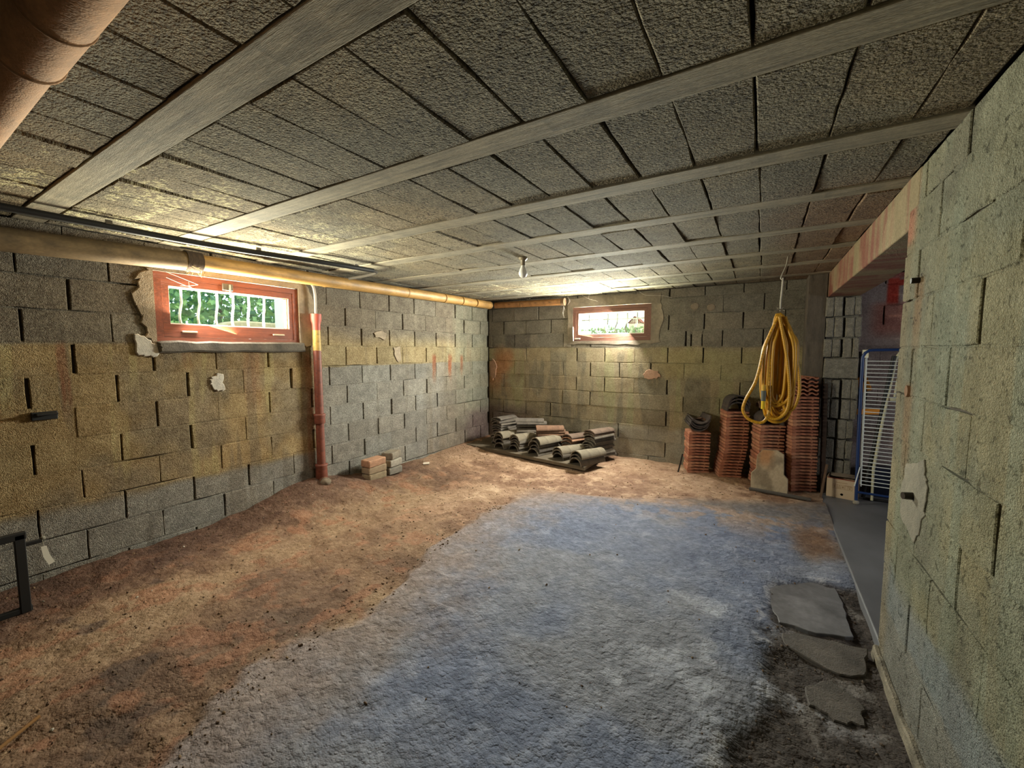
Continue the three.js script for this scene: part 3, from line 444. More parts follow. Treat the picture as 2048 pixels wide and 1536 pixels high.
{ const p = thing('down_pipe', 'red brown waste pipe standing against the left wall right of the window', 'pipe', [-3.69, 0, -2.455]);
  mesh('vent_tube', tube([[-0.01, 2.11, 0.04], [0.0, 2.07, 0.015], [0, 1.98, 0], [0, 1.78, 0]], 0.013, 16, 10), std({ color: 0x9a9186, roughness: 0.6 }), p).userData.label = 'thin grey tube at the top';
  mesh('socket', new THREE.LatheGeometry([[0.036, 1.66], [0.037, 1.72], [0.047, 1.755], [0.049, 1.815], [0.043, 1.815], [0.040, 1.76]].map(q => new THREE.Vector2(...q)), 20), std({ color: 0xa84a38, roughness: 0.6 }), p).userData.label = 'red socket';
  mesh('pipe_section', new THREE.CylinderGeometry(0.034, 0.037, 0.21, 20), std({ color: 0xd9b45c, map: scaled(mottle, 2, 3), roughness: 0.6 }), p, [0, 1.57, 0]).userData.label = 'yellow section';
  mesh('pipe_section', new THREE.CylinderGeometry(0.036, 0.039, 0.68, 20), M.pipeRed, p, [0, 1.135, 0]); mesh('pipe_section', new THREE.CylinderGeometry(0.038, 0.041, 0.72, 20), M.pipeRed, p, [0, 0.46, 0]);
  mesh('collar', new THREE.LatheGeometry([[0.04, -0.05], [0.05, -0.045], [0.05, 0.02], [0.054, 0.03], [0.054, 0.045], [0.04, 0.05]].map(q => new THREE.Vector2(...q)), 20), M.pipeRed, p, [0, 0.80, 0]);
  mesh('collar', new THREE.LatheGeometry([[0.04, -0.09], [0.055, -0.08], [0.052, 0.03], [0.058, 0.04], [0.058, 0.055], [0.04, 0.06]].map(q => new THREE.Vector2(...q)), 20), M.pipeRed, p, [0, 0.29, 0]);
  mesh('foot_elbow', tube([[0, 0.25, 0], [0.01, 0.20, 0.0], [0.07, 0.17, 0.015]], 0.047, 10, 16), std({ color: 0x7c5138, map: scaled(mottle, 2, 2) }), p);
  mesh('mortar_plug', new THREE.SphereGeometry(0.05, 12, 8).scale(1, 0.8, 1), M.plaster, p, [0.09, 0.185, 0.02]); }

// ------------------------------------------------------------------ lamp, hose
{ const l = thing('ceiling_lamp', 'bare unlit bulb in a ceiling holder', 'lamp', [-1.725, 2.228, -3.03]);
  mesh('holder', new THREE.LatheGeometry([[0, 0.008], [0.036, 0.008], [0.038, -0.004], [0.030, -0.016], [0.019, -0.022], [0.019, -0.058], [0.021, -0.062], [0, -0.062]].reverse().map(q => new THREE.Vector2(...q)), 20), std({ color: 0x8a7c62, roughness: 0.5 }), l);
  mesh('bulb', new THREE.LatheGeometry([[0, -0.164], [0.014, -0.161], [0.028, -0.150], [0.036, -0.133], [0.036, -0.118], [0.029, -0.096], [0.019, -0.076], [0.015, -0.060]].map(q => new THREE.Vector2(...q)), 20), std({ color: 0xf4f2ea, roughness: 0.25 }), l); }
{ const h = thing('garden_hose', 'yellow garden hose coiled and hung from the ceiling', 'hose', [0.12, 0, -4.1]);
  const ym = std({ color: 0xf0b22a, map: scaled(mottle, 30, 1), roughness: 0.42 }), r = rngOf(61), pts = [];
  const loops = [[-0.115, 0.10, 0.93], [-0.085, 0.06, 0.98], [-0.10, 0.115, 0.86], [-0.045, 0.075, 0.90], [-0.07, 0.05, 1.02], [-0.02, 0.11, 0.99], [-0.06, 0.02, 0.88], [0.01, 0.125, 1.06], [-0.03, 0.09, 0.94], [-0.10, 0.10, 1.0], [-0.09, 0.03, 0.95], [-0.055, 0.10, 0.92], [-0.015, 0.06, 0.97], [-0.08, 0.08, 0.89], [-0.04, 0.115, 1.02]];
  loops.forEach(([a, b, yb], i) => { const dz = (i % 5 - 2) * 0.022, t = rr(-0.012, 0.012, r), ym_ = (1.76 + yb) / 2;
    pts.push([t - 0.012, 1.765, dz * 0.5], [a * 0.62 + t, 1.60, dz], [a, ym_ + 0.1, dz * 1.2], [a, ym_ - 0.2, dz * 1.2], [a * 0.7, yb + 0.05, dz], [(a + b) / 2, yb, dz], [b * 0.75, yb + 0.06, dz], [b, ym_ - 0.18, dz * 1.2], [b, ym_ + 0.1, dz * 1.2], [b * 0.6 + t, 1.62, dz]); });
  mesh('hose_coil', tube(pts, 0.0125, 900, 8, false, 0.45), ym, h);
  mesh('loose_loop', tube([[-0.02, 1.74, 0.05], [-0.10, 1.5, 0.07], [-0.135, 1.3, 0.08], [-0.165, 1.18, 0.08], [-0.225, 1.04, 0.08], [-0.238, 0.95, 0.08], [-0.19, 0.88, 0.08], [-0.10, 0.86, 0.08], [-0.055, 0.93, 0.07], [-0.05, 1.06, 0.06], [-0.06, 1.3, 0.05], [-0.03, 1.7, 0.04]], 0.0125, 120, 8), ym, h);
  mesh('loose_loop', tube([[0.03, 1.74, 0.03], [0.10, 1.48, 0.04], [0.14, 1.28, 0.05], [0.15, 1.12, 0.05], [0.12, 1.0, 0.05], [0.07, 0.97, 0.04], [0.02, 1.1, 0.04]], 0.0125, 80, 8), ym, h);
  mesh('loose_loop', tube([[-0.01, 1.74, 0.06], [0.055, 1.4, 0.07], [0.085, 1.12, 0.07], [0.07, 0.97, 0.07], [0.01, 0.90, 0.07], [-0.05, 0.905, 0.07], [-0.075, 0.93, 0.075]], 0.0125, 80, 8), ym, h);
  const c = mesh('connector', new THREE.CylinderGeometry(0.019, 0.018, 0.085, 14), std({ color: 0x5f6258, roughness: 0.5 }), h, [-0.095, 1.09, 0.10]); c.userData.label = 'grey hose connector';
  mesh('connector_nose', new THREE.CylinderGeometry(0.014, 0.014, 0.07, 12), std({ color: 0xe6c018, roughness: 0.4 }), c, [0, -0.075, 0]);
  mesh('connector_sleeve', new THREE.CylinderGeometry(0.017, 0.014, 0.05, 12), std({ color: 0xcfa234, roughness: 0.5 }), c, [0, 0.065, 0]); }
{ const w = thing('hanging_hook', 'grey wire hook holding up the yellow hose', 'hook', [0.13, 0, -4.1]);
  mesh('wire', tube([[0.02, 2.232, -0.02], [0.01, 2.16, -0.01], [-0.018, 2.08, 0], [-0.022, 2.055, 0], [-0.008, 2.04, 0]], 0.005, 20, 8), std({ color: 0xa9a292, metalness: 0.3, roughness: 0.5 }), w);
  mesh('cord', tube([[-0.008, 2.06, 0], [-0.012, 1.95, 0], [-0.016, 1.86, 0], [-0.014, 1.79, 0]], 0.006, 16, 8), std({ color: 0xc0b9a8, roughness: 0.8 }), w);
  const rag = std({ color: 0x8a8272, roughness: 1 }), r = rngOf(17); for (let i = 0; i < 9; i++) mesh('frayed_strand', tube([[-0.012, 1.80, 0], [rr(-0.05, 0.03, r), rr(1.80, 1.83, r), rr(-0.03, 0.03, r)], [rr(-0.08, 0.04, r), rr(1.785, 1.81, r), rr(-0.04, 0.05, r)]], 0.0025, 10, 5), rag, w); }

// ------------------------------------------------------------------ curved roof tiles on the board
function canal(len, w0, w1, rise, t) {
  const N = 14, P = [], at = (a, z, out) => { const f = z / len, w = (w0 + (w1 - w0) * f) / 2 - (out ? 0 : t), hgt = rise * (1 - 0.12 * f) - (out ? 0 : t); return [w * Math.cos(a), Math.max(0, hgt * Math.sin(a)), -z]; };
  const q = (a, b, c, d) => P.push(...a, ...b, ...c, ...a, ...c, ...d);
  const Z = [0, len * 0.08, len * 0.55, len];
  for (let i = 0; i < N; i++) { const a = Math.PI * i / N, b = Math.PI * (i + 1) / N;
    for (let k = 0; k < Z.length - 1; k++) { q(at(a, Z[k], 1), at(b, Z[k], 1), at(b, Z[k + 1], 1), at(a, Z[k + 1], 1)); q(at(b, Z[k], 0), at(a, Z[k], 0), at(a, Z[k + 1], 0), at(b, Z[k + 1], 0)); }
    q(at(a, 0, 0), at(b, 0, 0), at(b, 0, 1), at(a, 0, 1)); q(at(b, len, 0), at(a, len, 0), at(a, len, 1), at(b, len, 1)); }
  for (const a of [0, Math.PI]) for (let k = 0; k < Z.length - 1; k++) q(at(a, Z[k], 0), at(a, Z[k + 1], 0), at(a, Z[k + 1], 1), at(a, Z[k], 1));
  const g = new THREE.BufferGeometry(); g.setAttribute('position', new THREE.Float32BufferAttribute(P, 3));
  const uv = []; for (let i = 0; i < P.length; i += 3) uv.push(P[i] * 3 + P[i + 1] * 2, P[i + 2] * 3); g.setAttribute('uv', new THREE.Float32BufferAttribute(uv, 2)); g.computeVertexNormals(); return g;
}
const canalG = [canal(0.42, 0.215, 0.18, 0.088, 0.013), canal(0.40, 0.205, 0.175, 0.082, 0.013)];
const flatCanal = [canal(0.42, 0.20, 0.17, 0.048, 0.016), canal(0.40, 0.19, 0.165, 0.043, 0.016), canal(0.38, 0.205, 0.18, 0.052, 0.015)];
const clay = (c) => std({ color: c, map: scaled(mottle, 2, 2), bumpMap: scaled(bumpSoft, 2, 2), bumpScale: 0.004, roughness: 0.95 });
const canalM = [clay(0x7f776a), clay(0x6f685e), clay(0x8f8672), clay(0x756252)], darkCanalM = [clay(0x4d443f), clay(0x574b44)], rustCanal = clay(0x86664f), redCanal = clay(0xb58a6c);
const board = tagMesh('wooden_board', 'weathered flat board under the curved grey roof tiles', 'board', (() => { const s = new THREE.Shape([[-3.68, 4.79], [-1.74, 4.53], [-1.72, 5.42], [-3.66, 5.42]].map(q => new THREE.Vector2(q[0], q[1]))); return new THREE.ExtrudeGeometry(s, { depth: 0.035, bevelEnabled: true, bevelThickness: 0.004, bevelSize: 0.004, bevelSegments: 1 }).rotateX(-Math.PI / 2); })(), std({ color: 0x7d6f58, map: scaled(woodTex, 0.6, 0.6), roughness: 0.95 }), [0, 0.055, 0]);
const BT = 0.095;
const place = ['farthest left', 'second from the left', 'middle', 'second from the right', 'farthest right'];
const r6 = rngOf(606);
[[-3.10, -4.80, 4, 0.052, 0.30], [-2.86, -4.79, 5, 0.036, 0.32], [-2.53, -4.72, 4, 0.050, 0.38], [-2.16, -4.68, 3, 0.038, 0.42], [-1.87, -4.575, 3, 0.040, 0.42]].forEach(([x, z, n, dy, yaw], s) => {
  for (let i = 0; i < n; i++) {
    const jag = s === 0 ? [0, -0.02, -0.035, -0.01][i] : s === 2 ? [0, 0.015, 0.0, 0.03][i] : rr(-0.012, 0.012, r6);
    const m = tagMesh('roof_tile', (i === n - 1 ? 'top' : i === 0 ? 'bottom' : ord(i + 1) + ' from the bottom') + ' grey tile, ' + place[s] + ' front row stack', 'roof tile', canalG[(i + s) % 2], i === n - 1 ? canalM[2] : canalM[(i + s) % 2], [x + jag, BT + i * dy + 0.002, z + rr(-0.02, 0.02, r6)], [0, -yaw + rr(-0.05, 0.05, r6), rr(-0.03, 0.03, r6)], 'curved tiles of the front row on the board');
  }
});
// piles behind: [x, z, count, pitch, yaw, name]
[[-3.28, -4.98, 11, 0.036, 0.20, 'leftmost back pile'], [-2.98, -5.06, 11, 0.036, 1.05, 'dark sideways back pile'], [-2.62, -5.00, 9, 0.036, 1.0, 'rusty sideways middle pile'], [-2.17, -4.98, 7, 0.036, 0.42, 'low rusty pile behind the front row'], [-1.86, -4.98, 11, 0.031, 0.42, 'tall right pile with ragged ends']].forEach(([x, z, n, dy, yaw, nm], s) => {
  const pile = [];
  for (let i = 0; i < n; i++) {
    const mat = s === 3 ? [rustCanal, canalM[3], redCanal, canalM[1], rustCanal, redCanal, canalM[3]][i] : s === 2 && i > 4 ? rustCanal : s === 4 && i > 8 ? canalM[3] : canalM[Math.floor(r6() * 2)];
    tagMesh('roof_tile', (i === n - 1 ? 'top' : i === 0 ? 'bottom' : ord(i + 1) + ' from the bottom') + ' curved tile of the ' + nm, 'roof tile', flatCanal[i % 3], mat, [x + rr(-0.015, 0.015, r6), BT + i * dy + 0.002, z + rr(-0.012, 0.012, r6)], [rr(-0.02, 0.02, r6), -yaw + rr(-0.09, 0.09, r6), rr(-0.07, 0.07, r6)], 'curved tiles of the ' + nm);
  }
});

// ------------------------------------------------------------------ stacks of flat red interlocking tiles
function flatTile(w, len, wave) {
  const s = new THREE.Shape(), t = 0.024, P = [];
  if (!wave) P.push([-w / 2, 0], [-w / 2 + 0.035, 0.0], [-w / 2 + 0.04, 0.006], [-0.045, 0.006], [-0.04, 0.011], [0.055, 0.011], [0.06, 0.004], [w / 2 - 0.05, 0.004], [w / 2 - 0.045, 0.012], [w / 2, 0.012], [w / 2, 0.030], [w / 2 - 0.03, 0.031], [0, 0.030], [-w / 2 + 0.02, 0.031], [-w / 2, 0.026]);
  else { for (let i = 0; i <= 24; i++) { const x = -w / 2 + w * i / 24; P.push([x, 0.010 * Math.sin(i / 24 * Math.PI * 6) + 0.010]); } for (let i = 24; i >= 0; i--) { const x = -w / 2 + w * i / 24; P.push([x, 0.010 * Math.sin(i / 24 * Math.PI * 6) + 0.024]); } }
  s.setFromPoints(P.map(p => new THREE.Vector2(...p)));
  const g = new THREE.ExtrudeGeometry(s, { depth: len, bevelEnabled: false }).translate(0, 0, -len); const uv = g.attributes.uv, p = g.attributes.position; for (let i = 0; i < p.count; i++) uv.setXY(i, p.getX(i) * 3 + p.getY(i) * 2, p.getZ(i) * 3 + p.getY(i)); return g;
}
const flatG = flatTile(0.232, 0.25), waveG = flatTile(0.232, 0.25, true), redM = [clay(0xcf8d6c), clay(0xc48062), clay(0xd59976), clay(0xba775a)];
const r7 = rngOf(707);
[['shortest', -0.575, -5.165, 14, 0.035, t => [-0.008 + 0.008 * t, 0]], ['second tallest', -0.255, -5.155, 22, 0.0345, t => [0.055 * ss(0, 0.5, t), -0.02 * t]], ['half hidden', 0.12, -5.04, 19, 0.0345, t => [0.0 + 0.01 * t, 0]], ['tallest', 0.418, -5.03, 34, 0.0335, t => [-0.03 * t, 0]]].forEach(([nm, x, z, n, dy, lean], s) => {
  const base = 0.035;
  for (let i = 0; i < n; i++) { const [lx, lz] = lean(i / n), wav = s === 3 && i > 28;
    tagMesh('clay_tile', (i === 0 ? 'bottom' : i === n - 1 ? 'top' : ord(i + 1) + ' from the bottom') + ' red flat tile in the ' + nm + ' red stack', 'clay tile', wav ? waveG : flatG, redM[Math.floor(r7() * 4)], [x + lx + rr(-0.005, 0.005, r7) + (wav ? -0.005 : 0), base + i * dy + (wav ? (i - 28) * 0.006 : 0), z + lz + rr(-0.006, 0.006, r7)], [0, 0.33 + rr(-0.03, 0.03, r7), wav ? 0.06 : 0], 'flat red tiles of the ' + nm + ' stack'); }
});
// dark curved tiles lying on the red stacks
[0, 1, 2, 3].forEach(i => tagMesh('roof_tile', ['lowest', 'second', 'third', 'innermost'][i] + ' of four dark upturned curved tiles on the shortest red stack', 'roof tile', canalG[i % 2], darkCanalM[i % 2], [-0.585 + i * 0.008, 0.535 + 0.09 + i * 0.026, -5.13], [0, 0.33, Math.PI + 0.10 + i * 0.04], 'dark upturned tiles on the shortest stack'));
tagMesh('roof_tile', 'broken curved tile sticking up at a slant from the shortest red stack', 'roof tile', canal(0.30, 0.12, 0.08, 0.04, 0.013), rustCanal, [-0.55, 0.64, -5.20], [-0.2, 0.5, -0.95]);
[0, 1, 2].forEach(i => tagMesh('roof_tile', ['lowest', 'middle', 'top'][i] + ' of three dark arched tiles on the second tallest red stack', 'roof tile', canal(0.27, 0.235 - 0.004 * i, 0.20, 0.105 + i * 0.004, 0.014), darkCanalM[i % 2], [-0.20 + i * 0.006, 0.796 + i * 0.034, -5.155], [0, 0.33, 0], 'dark arched tiles on the second tallest stack'));
[0, 1].forEach(i => tagMesh('roof_tile', ['lower', 'upper'][i] + ' of two dark arched tiles on the half hidden red stack', 'roof tile', canal(0.27, 0.225, 0.19, 0.10, 0.014), darkCanalM[i], [0.125, 0.69 + i * 0.038, -5.03], [0, 0.33, 0], 'dark arched tiles on the half hidden stack'));
tagMesh('roof_tile', 'rust coloured curved tile slanting behind the two dark arched tiles', 'roof tile', canal(0.30, 0.18, 0.15, 0.07, 0.013), rustCanal, [-0.02, 0.84, -5.28], [0, -1.35, 0.02]);

// stone with shoulders, sticks, box
tagMesh('shaped_stone', 'pale stone slab with stepped shoulders leaning on the red tiles', 'stone slab', (() => { const s = new THREE.Shape([[-0.155, 0], [0.158, 0], [0.155, 0.145], [0.12, 0.185], [0.115, 0.385], [0.06, 0.42], [-0.065, 0.415], [-0.11, 0.35], [-0.115, 0.215], [-0.155, 0.165]].map(q => new THREE.Vector2(...q))); return new THREE.ExtrudeGeometry(s, { depth: 0.035, bevelEnabled: true, bevelThickness: 0.005, bevelSize: 0.005, bevelSegments: 2 }); })(), std({ color: 0xe0cfb4, map: scaled(paint(256, 256, (u, v) => { let c = [205, 200, 190]; c = mix(c, [205, 165, 132], ss(0.40, 0.75, v) * (1 - ss(0.4, 0.6, u)) * ss(0.3, 0.5, fbm(u * 4, v * 4, 3, 171) + 0.1)); c = mix(c, [150, 144, 134], ss(0.45, 0.75, fbm(u * 3, v * 3, 4, 173)) * 0.8); const g = (fbm(u * 30, v * 30, 3, 175) - 0.5) * 30; return [c[0] + g, c[1] + g, c[2] + g]; }), 2.6, 2.2, 0.42, 0), bumpMap: scaled(bumpSoft, 3, 3), bumpScale: 0.004 }), [0.117, 0.03, -4.90], [-0.12, -0.10, 0]);
tagMesh('wooden_plank', 'narrow dark plank standing between the tallest red stack and the block pier', 'plank', rbox(0.035, 1.10, 0.05, 0.004), std({ color: 0x4a3527, map: scaled(woodTex, 4, 0.5) }), [0.566, 0.585, -5.135], [-0.03, 0.2, 0.02]);
tagMesh('wooden_stick', 'short thin brown stick leaning by the foot of the tallest red stack', 'stick', rbox(0.018, 0.34, 0.02, 0.003), std({ color: 0x8a6a4e, map: scaled(woodTex, 4, 1) }), [0.565, 0.195, -4.93], [-0.12, 0.1, -0.12]);
tagMesh('wooden_stick', 'thin dark stick leaning left of the shortest red stack', 'stick', rbox(0.016, 0.24, 0.018, 0.003), std({ color: 0x2e2620 }), [-0.77, 0.14, -5.10], [-0.1, 0, -0.18]);
tagMesh('wooden_batten', 'thin grey batten lying on the floor before the pale stone', 'batten', rbox(0.52, 0.02, 0.05, 0.004), std({ color: 0x6f675d, map: scaled(woodTex, 2, 1) }), [0.20, 0.045, -4.80], [0, -0.14, 0]);
{ const b = thing('cardboard_box', 'open printed cardboard box at the foot of the block pier', 'box', [0.715, 0.036, -4.99], -0.22);
  const cm = std({ color: 0xc3a786, map: scaled(mottle, 4, 4), roughness: 0.9 }), t = 0.005, w = 0.235, h = 0.185, d = 0.20;
  const cv = document.createElement('canvas'); cv.width = 512; cv.height = 400; const x = cv.getContext('2d'); x.fillStyle = '#cbb292'; x.fillRect(0, 0, 512, 400);
  x.fillStyle = '#9c7a56'; x.globalAlpha = 0.75; for (let i = 0; i < 9; i++) x.fillRect(150 + i * 22, 62 + (i % 2) * 3, 17, 15); // smudged print line and label block
  x.globalAlpha = 0.4; x.fillRect(100, 110, 330, 100); x.globalAlpha = 0.8; x.fillStyle = '#cbb292'; for (const q of [[112, 120, 60, 80], [190, 120, 44, 36], [246, 122, 50, 78], [312, 122, 34, 76], [356, 150, 60, 46]]) x.fillRect(...q); x.fillStyle = '#8f6d49'; for (const q of [[130, 132, 12, 56], [204, 130, 18, 18], [262, 140, 20, 40], [372, 160, 26, 20], [300, 116, 110, 8]]) x.fillRect(...q); x.globalAlpha = 1;
  const ct = new THREE.CanvasTexture(cv); ct.colorSpace = THREE.SRGBColorSpace;
  const fm = std({ map: ct, roughness: 0.9 });
  const fs = new THREE.Shape([[-w / 2, 0], [w / 2, 0], [w / 2, h], [-w / 2, h]].map(q => new THREE.Vector2(...q))); fs.holes.push(new THREE.Path().absarc(0.002, 0.038, 0.0115, 0, Math.PI * 2, true)); ct.wrapS = ct.wrapT = THREE.RepeatWrapping; ct.repeat.set(1 / w, 1 / h); ct.offset.set(0.5, 0);
  mesh('front_panel', new THREE.ExtrudeGeometry(fs, { depth: t, bevelEnabled: false, curveSegments: 10 }), fm, b, [0, 0, -t / 2]);
  mesh('side_panel', box(t, h, d), cm, b, [-w / 2, h / 2 + 0.01, -d / 2]); mesh('side_panel', box(t, h, d), cm, b, [w / 2, h / 2, -d / 2]); mesh('back_panel', box(w, h, t), cm, b, [0, h / 2 + 0.015, -d]); mesh('bottom_panel', box(w, t, d), cm, b, [0, t / 2, -d / 2]);
  mesh('torn_edge', box(w, 0.006, 0.007), std({ color: 0x8f3b28 }), b, [0, h + 0.002, 0]); mesh('flap', box(w * 0.9, 0.004, 0.07), std({ color: 0x8b7a66 }), b, [0.0, h + 0.008, -d + 0.05], [0.25, 0.05, 0]); mesh('contents', box(w * 0.9, 0.06, d * 0.8), std({ color: 0x5a5046, map: scaled(mottle, 3, 3) }), b, [0, 0.10, -d / 2 - 0.012]); }

// ------------------------------------------------------------------ things in the side room
{ const k = thing('drying_rack', 'blue tube rack with white wire bars seen past the wall edge', 'rack', [0.805, 0.035, -4.86], -0.10);
  const blue = std({ color: 0x1c3566, roughness: 0.4 }), wm = std({ color: 0xdfe3e0, roughness: 0.5 }), H = 1.43;
  mesh('blue_frame', tube([[0.0, 0.03, 0], [-0.012, 0.6, 0], [-0.02, 1.30, 0], [-0.015, H - 0.04, 0], [0.02, H, 0], [0.10, H + 0.005, 0], [0.60, H + 0.01, 0], [0.66, H - 0.03, 0], [0.68, 1.2, 0], [0.68, 0.03, 0]], 0.013, 90, 10, false, 0.4), blue, k);
  for (let i = 0; i < 33; i++) { const y = 1.335 - i * 0.0355, x0 = 0.012 + (1.335 - y) * 0.012; mesh('wire_bar', rod([x0, y, 0.004], [0.67, y + 0.0, 0.004], i % 9 === 8 ? 0.0055 : 0.0042, 6), wm, k); }
  mesh('wire_upright', rod([0.008, 1.38, 0.006], [0.028, 0.18, 0.006], 0.004, 6), wm, k); mesh('wire_upright', rod([0.0, 1.36, 0.004], [0.02, 0.2, 0.004], 0.003, 6), wm, k); mesh('lower_bar', rod([0, 0.12, 0], [0.68, 0.12, 0], 0.011, 8), blue, k); mesh('stay', rod([-0.02, 0.18, 0.03], [0.012, 0.36, 0.012], 0.005, 6), wm, k);
  mesh('foot', new THREE.SphereGeometry(0.024, 12, 8), std({ color: 0x9c9484 }), k, [0.0, 0.022, 0.0]); }
{ const k = thing('folding_chair_frame', 'cream tube folding frame standing behind the white wire bars', 'chair frame', [0.95, 0.035, -5.12]);
  const cm = std({ color: 0xcfc9a8, roughness: 0.5 });
  mesh('tube_frame', tube([[0.0, 0.3, 0.06], [0.05, 0.8, 0.03], [0.10, 1.2, 0.0], [0.12, 1.36, -0.01], [0.18, 1.44, -0.02], [0.35, 1.45, -0.02], [0.6, 1.44, -0.02]], 0.012, 60, 8, false, 0.4), cm, k);
  mesh('tube_frame', tube([[0.12, 1.0, 0.02], [0.14, 1.18, 0.01], [0.2, 1.2, 0], [0.5, 1.2, 0]], 0.008, 40, 8), cm, k); mesh('seat_slat', box(0.4, 0.045, 0.02), cm, k, [0.32, 0.74, 0.04]); mesh('seat_slat', box(0.42, 0.03, 0.02), cm, k, [0.3, 0.98, 0.03]);
  mesh('dark_leg', rod([-0.06, 0.02, 0.05], [0.10, 1.38, 0.0], 0.016, 8), M.black, k); mesh('foot_bar', rod([-0.06, 0.012, 0.05], [0.5, 0.012, 0.05], 0.012, 8), M.black, k); mesh('front_leg', rod([0.0, 0.01, 0.08], [0.0, 0.32, 0.06], 0.011, 8), cm, k); }
{ const k = thing('garden_tool', 'dark pole with orange grips leaning behind the block pier', 'tool', [0.845, 0.035, -5.28]);
  mesh('pole', rod([0.03, 0.0, 0.02], [-0.005, 1.42, -0.06], 0.012, 8), std({ color: 0x25201c }), k); mesh('grip', rbox(0.09, 0.15, 0.05, 0.01), std({ color: 0xc9822c }), k, [0.03, 1.10, -0.02], [0, 0, 0.35]); mesh('grip', rbox(0.22, 0.055, 0.05, 0.01), std({ color: 0xc9822c }), k, [0.06, 0.83, 0.02], [0, 0, 0.08]); mesh('cable', tube([[0.02, 1.4, -0.03], [-0.02, 1.3, 0.02], [0.05, 1.0, 0.03], [0.0, 0.7, 0.02]], 0.006, 24, 6), std({ color: 0x201c18 }), k); }
tagMesh('paper_note', 'small cream paper note at the edge of the block pier', 'paper', box(0.045, 0.075, 0.002), std({ color: 0xefe6c6 }), [0.835, 1.435, -5.06], [0, 0, 0.03]);
tagMesh('storage_chest', 'dark blue chest low on the floor behind the white wire bars', 'chest', mergeGeometries([rbox(0.62, 0.26, 0.16, 0.01), rbox(0.64, 0.03, 0.175, 0.01).translate(0, 0.14, 0)]), std({ color: 0x12182c, roughness: 0.5 }), [1.30, 0.166, -5.30], [0, 0, 0]);

// ------------------------------------------------------------------ bricks by the left wall, scraps
function brickGeo(w, h, d, seed) { const g = rbox(w, h, d, 0.012), p = g.attributes.position; for (let i = 0; i < p.count; i++) { const x = p.getX(i), y = p.getY(i), z = p.getZ(i); const k = 0.012 * (fbm(x * 12 + seed, y * 12 + z * 14, 3, 180 + seed) - 0.5); p.setXYZ(i, x + k, y + k * 0.6, z + k); } g.computeVertexNormals(); return g; }
const bk = (c) => std({ color: c, map: scaled(mottle, 1, 1), bumpMap: scaled(bumpSoft, 1, 1), bumpScale: 0.006 });
[['orange brick on top of the left brick pile by the wall', 0xd7a684, -3.565, -2.99, 2, 0.06], ['beige brick in the middle of the left brick pile by the wall', 0xc0a888, -3.57, -3.0, 1, -0.02], ['beige brick at the bottom of the left brick pile by the wall', 0xb3a080, -3.57, -3.0, 0, 0.04], ['broken grey stone on top of the right pile by the wall', 0xa79c8a, -3.60, -3.275, 2, 0.3], ['pale stone in the middle of the right pile by the wall', 0xc4bcac, -3.59, -3.27, 1, 0.1], ['grey stone at the bottom of the right pile by the wall', 0xa39d90, -3.58, -3.26, 0, -0.05]].forEach(([lb, c, x, z, lv, yaw], i) => {
  tagMesh(i < 3 ? 'brick' : 'rubble_stone', lb, i < 3 ? 'brick' : 'stone', i < 3 ? brickGeo(0.13, 0.075, 0.24, i) : brickGeo(0.14, 0.078, 0.19, i), bk(c), [x, floorY(-3.5, -3.1) + 0.035 + lv * (i < 3 ? 0.078 : 0.084), z], [0, yaw, i === 0 ? -0.03 : i === 3 ? 0.03 : 0]); });
tagMesh('tile_scrap', 'small square white tile lying on the dirt by the left wall', 'tile', rbox(0.075, 0.012, 0.075, 0.003), std({ color: 0xe6d9c2, roughness: 0.5 }), [-3.52, floorY(-3.52, -3.76) + 0.008, -3.76], [0, 0.7, 0.04]);
tagMesh('wooden_stick', 'brown stick lying on the dirt in the bottom left corner', 'stick', rod([-2.25, floorY(-2.25, -0.1) + 0.012, -0.10], [-2.385, floorY(-2.385, -0.335) + 0.012, -0.335], 0.007, 7), std({ color: 0x8a6234 }));
{ const f = thing('black_metal_frame', 'black metal stand in the dark at the left edge', 'stand', [-3.42, floorY(-3.42, -0.46), -0.47]);
  mesh('post', rbox(0.035, 0.44, 0.04, 0.004), M.black, f, [0, 0.22, 0]); mesh('top_rail', rbox(0.035, 0.04, 0.55, 0.004), M.black, f, [0, 0.43, 0.25]); mesh('bottom_rail', rbox(0.03, 0.03, 0.55, 0.004), M.black, f, [0, 0.016, 0.25]); mesh('post', rbox(0.035, 0.42, 0.04, 0.004), M.black, f, [0, 0.21, 0.52]);
  mesh('arm', rbox(0.02, 0.022, 0.075, 0.004), M.black, f, [0, 0.375, -0.05]); mesh('knob', new THREE.SphereGeometry(0.012, 10, 8), std({ color: 0x8d8778, metalness: 0.5 }), f, [0, 0.385, -0.085]); }
{ const t = thing('paper_tag', 'white paper tag hanging from the arm of the black stand', 'tag', [-3.40, floorY(-3.42, -0.46), -0.553]); const s = new THREE.Shape([[-0.012, 0], [0.010, 0], [0.018, -0.05], [0.036, -0.105], [0.012, -0.115], [-0.006, -0.06]].map(q => new THREE.Vector2(...q)));
  mesh('tag_sheet', new THREE.ExtrudeGeometry(s, { depth: 0.0015, bevelEnabled: false }).rotateY(Math.PI / 2), std({ color: 0xe6dfcc }), t, [0.002, 0.345, 0]); mesh('string', rod([0, 0.345, 0], [0, 0.382, 0.003], 0.0015, 5), std({ color: 0xb0a890 }), t); }
{ const h = thing('wall_bracket', 'small black bracket fixed to the left wall below the dark corner of the ceiling', 'bracket', [-3.75, 1.066, -0.66]); mesh('plate', rbox(0.02, 0.05, 0.11, 0.004), M.black, h, [0.01, 0, 0]); mesh('lip', rbox(0.05, 0.012, 0.09, 0.003), M.black, h, [0.035, 0.012, -0.005]); }

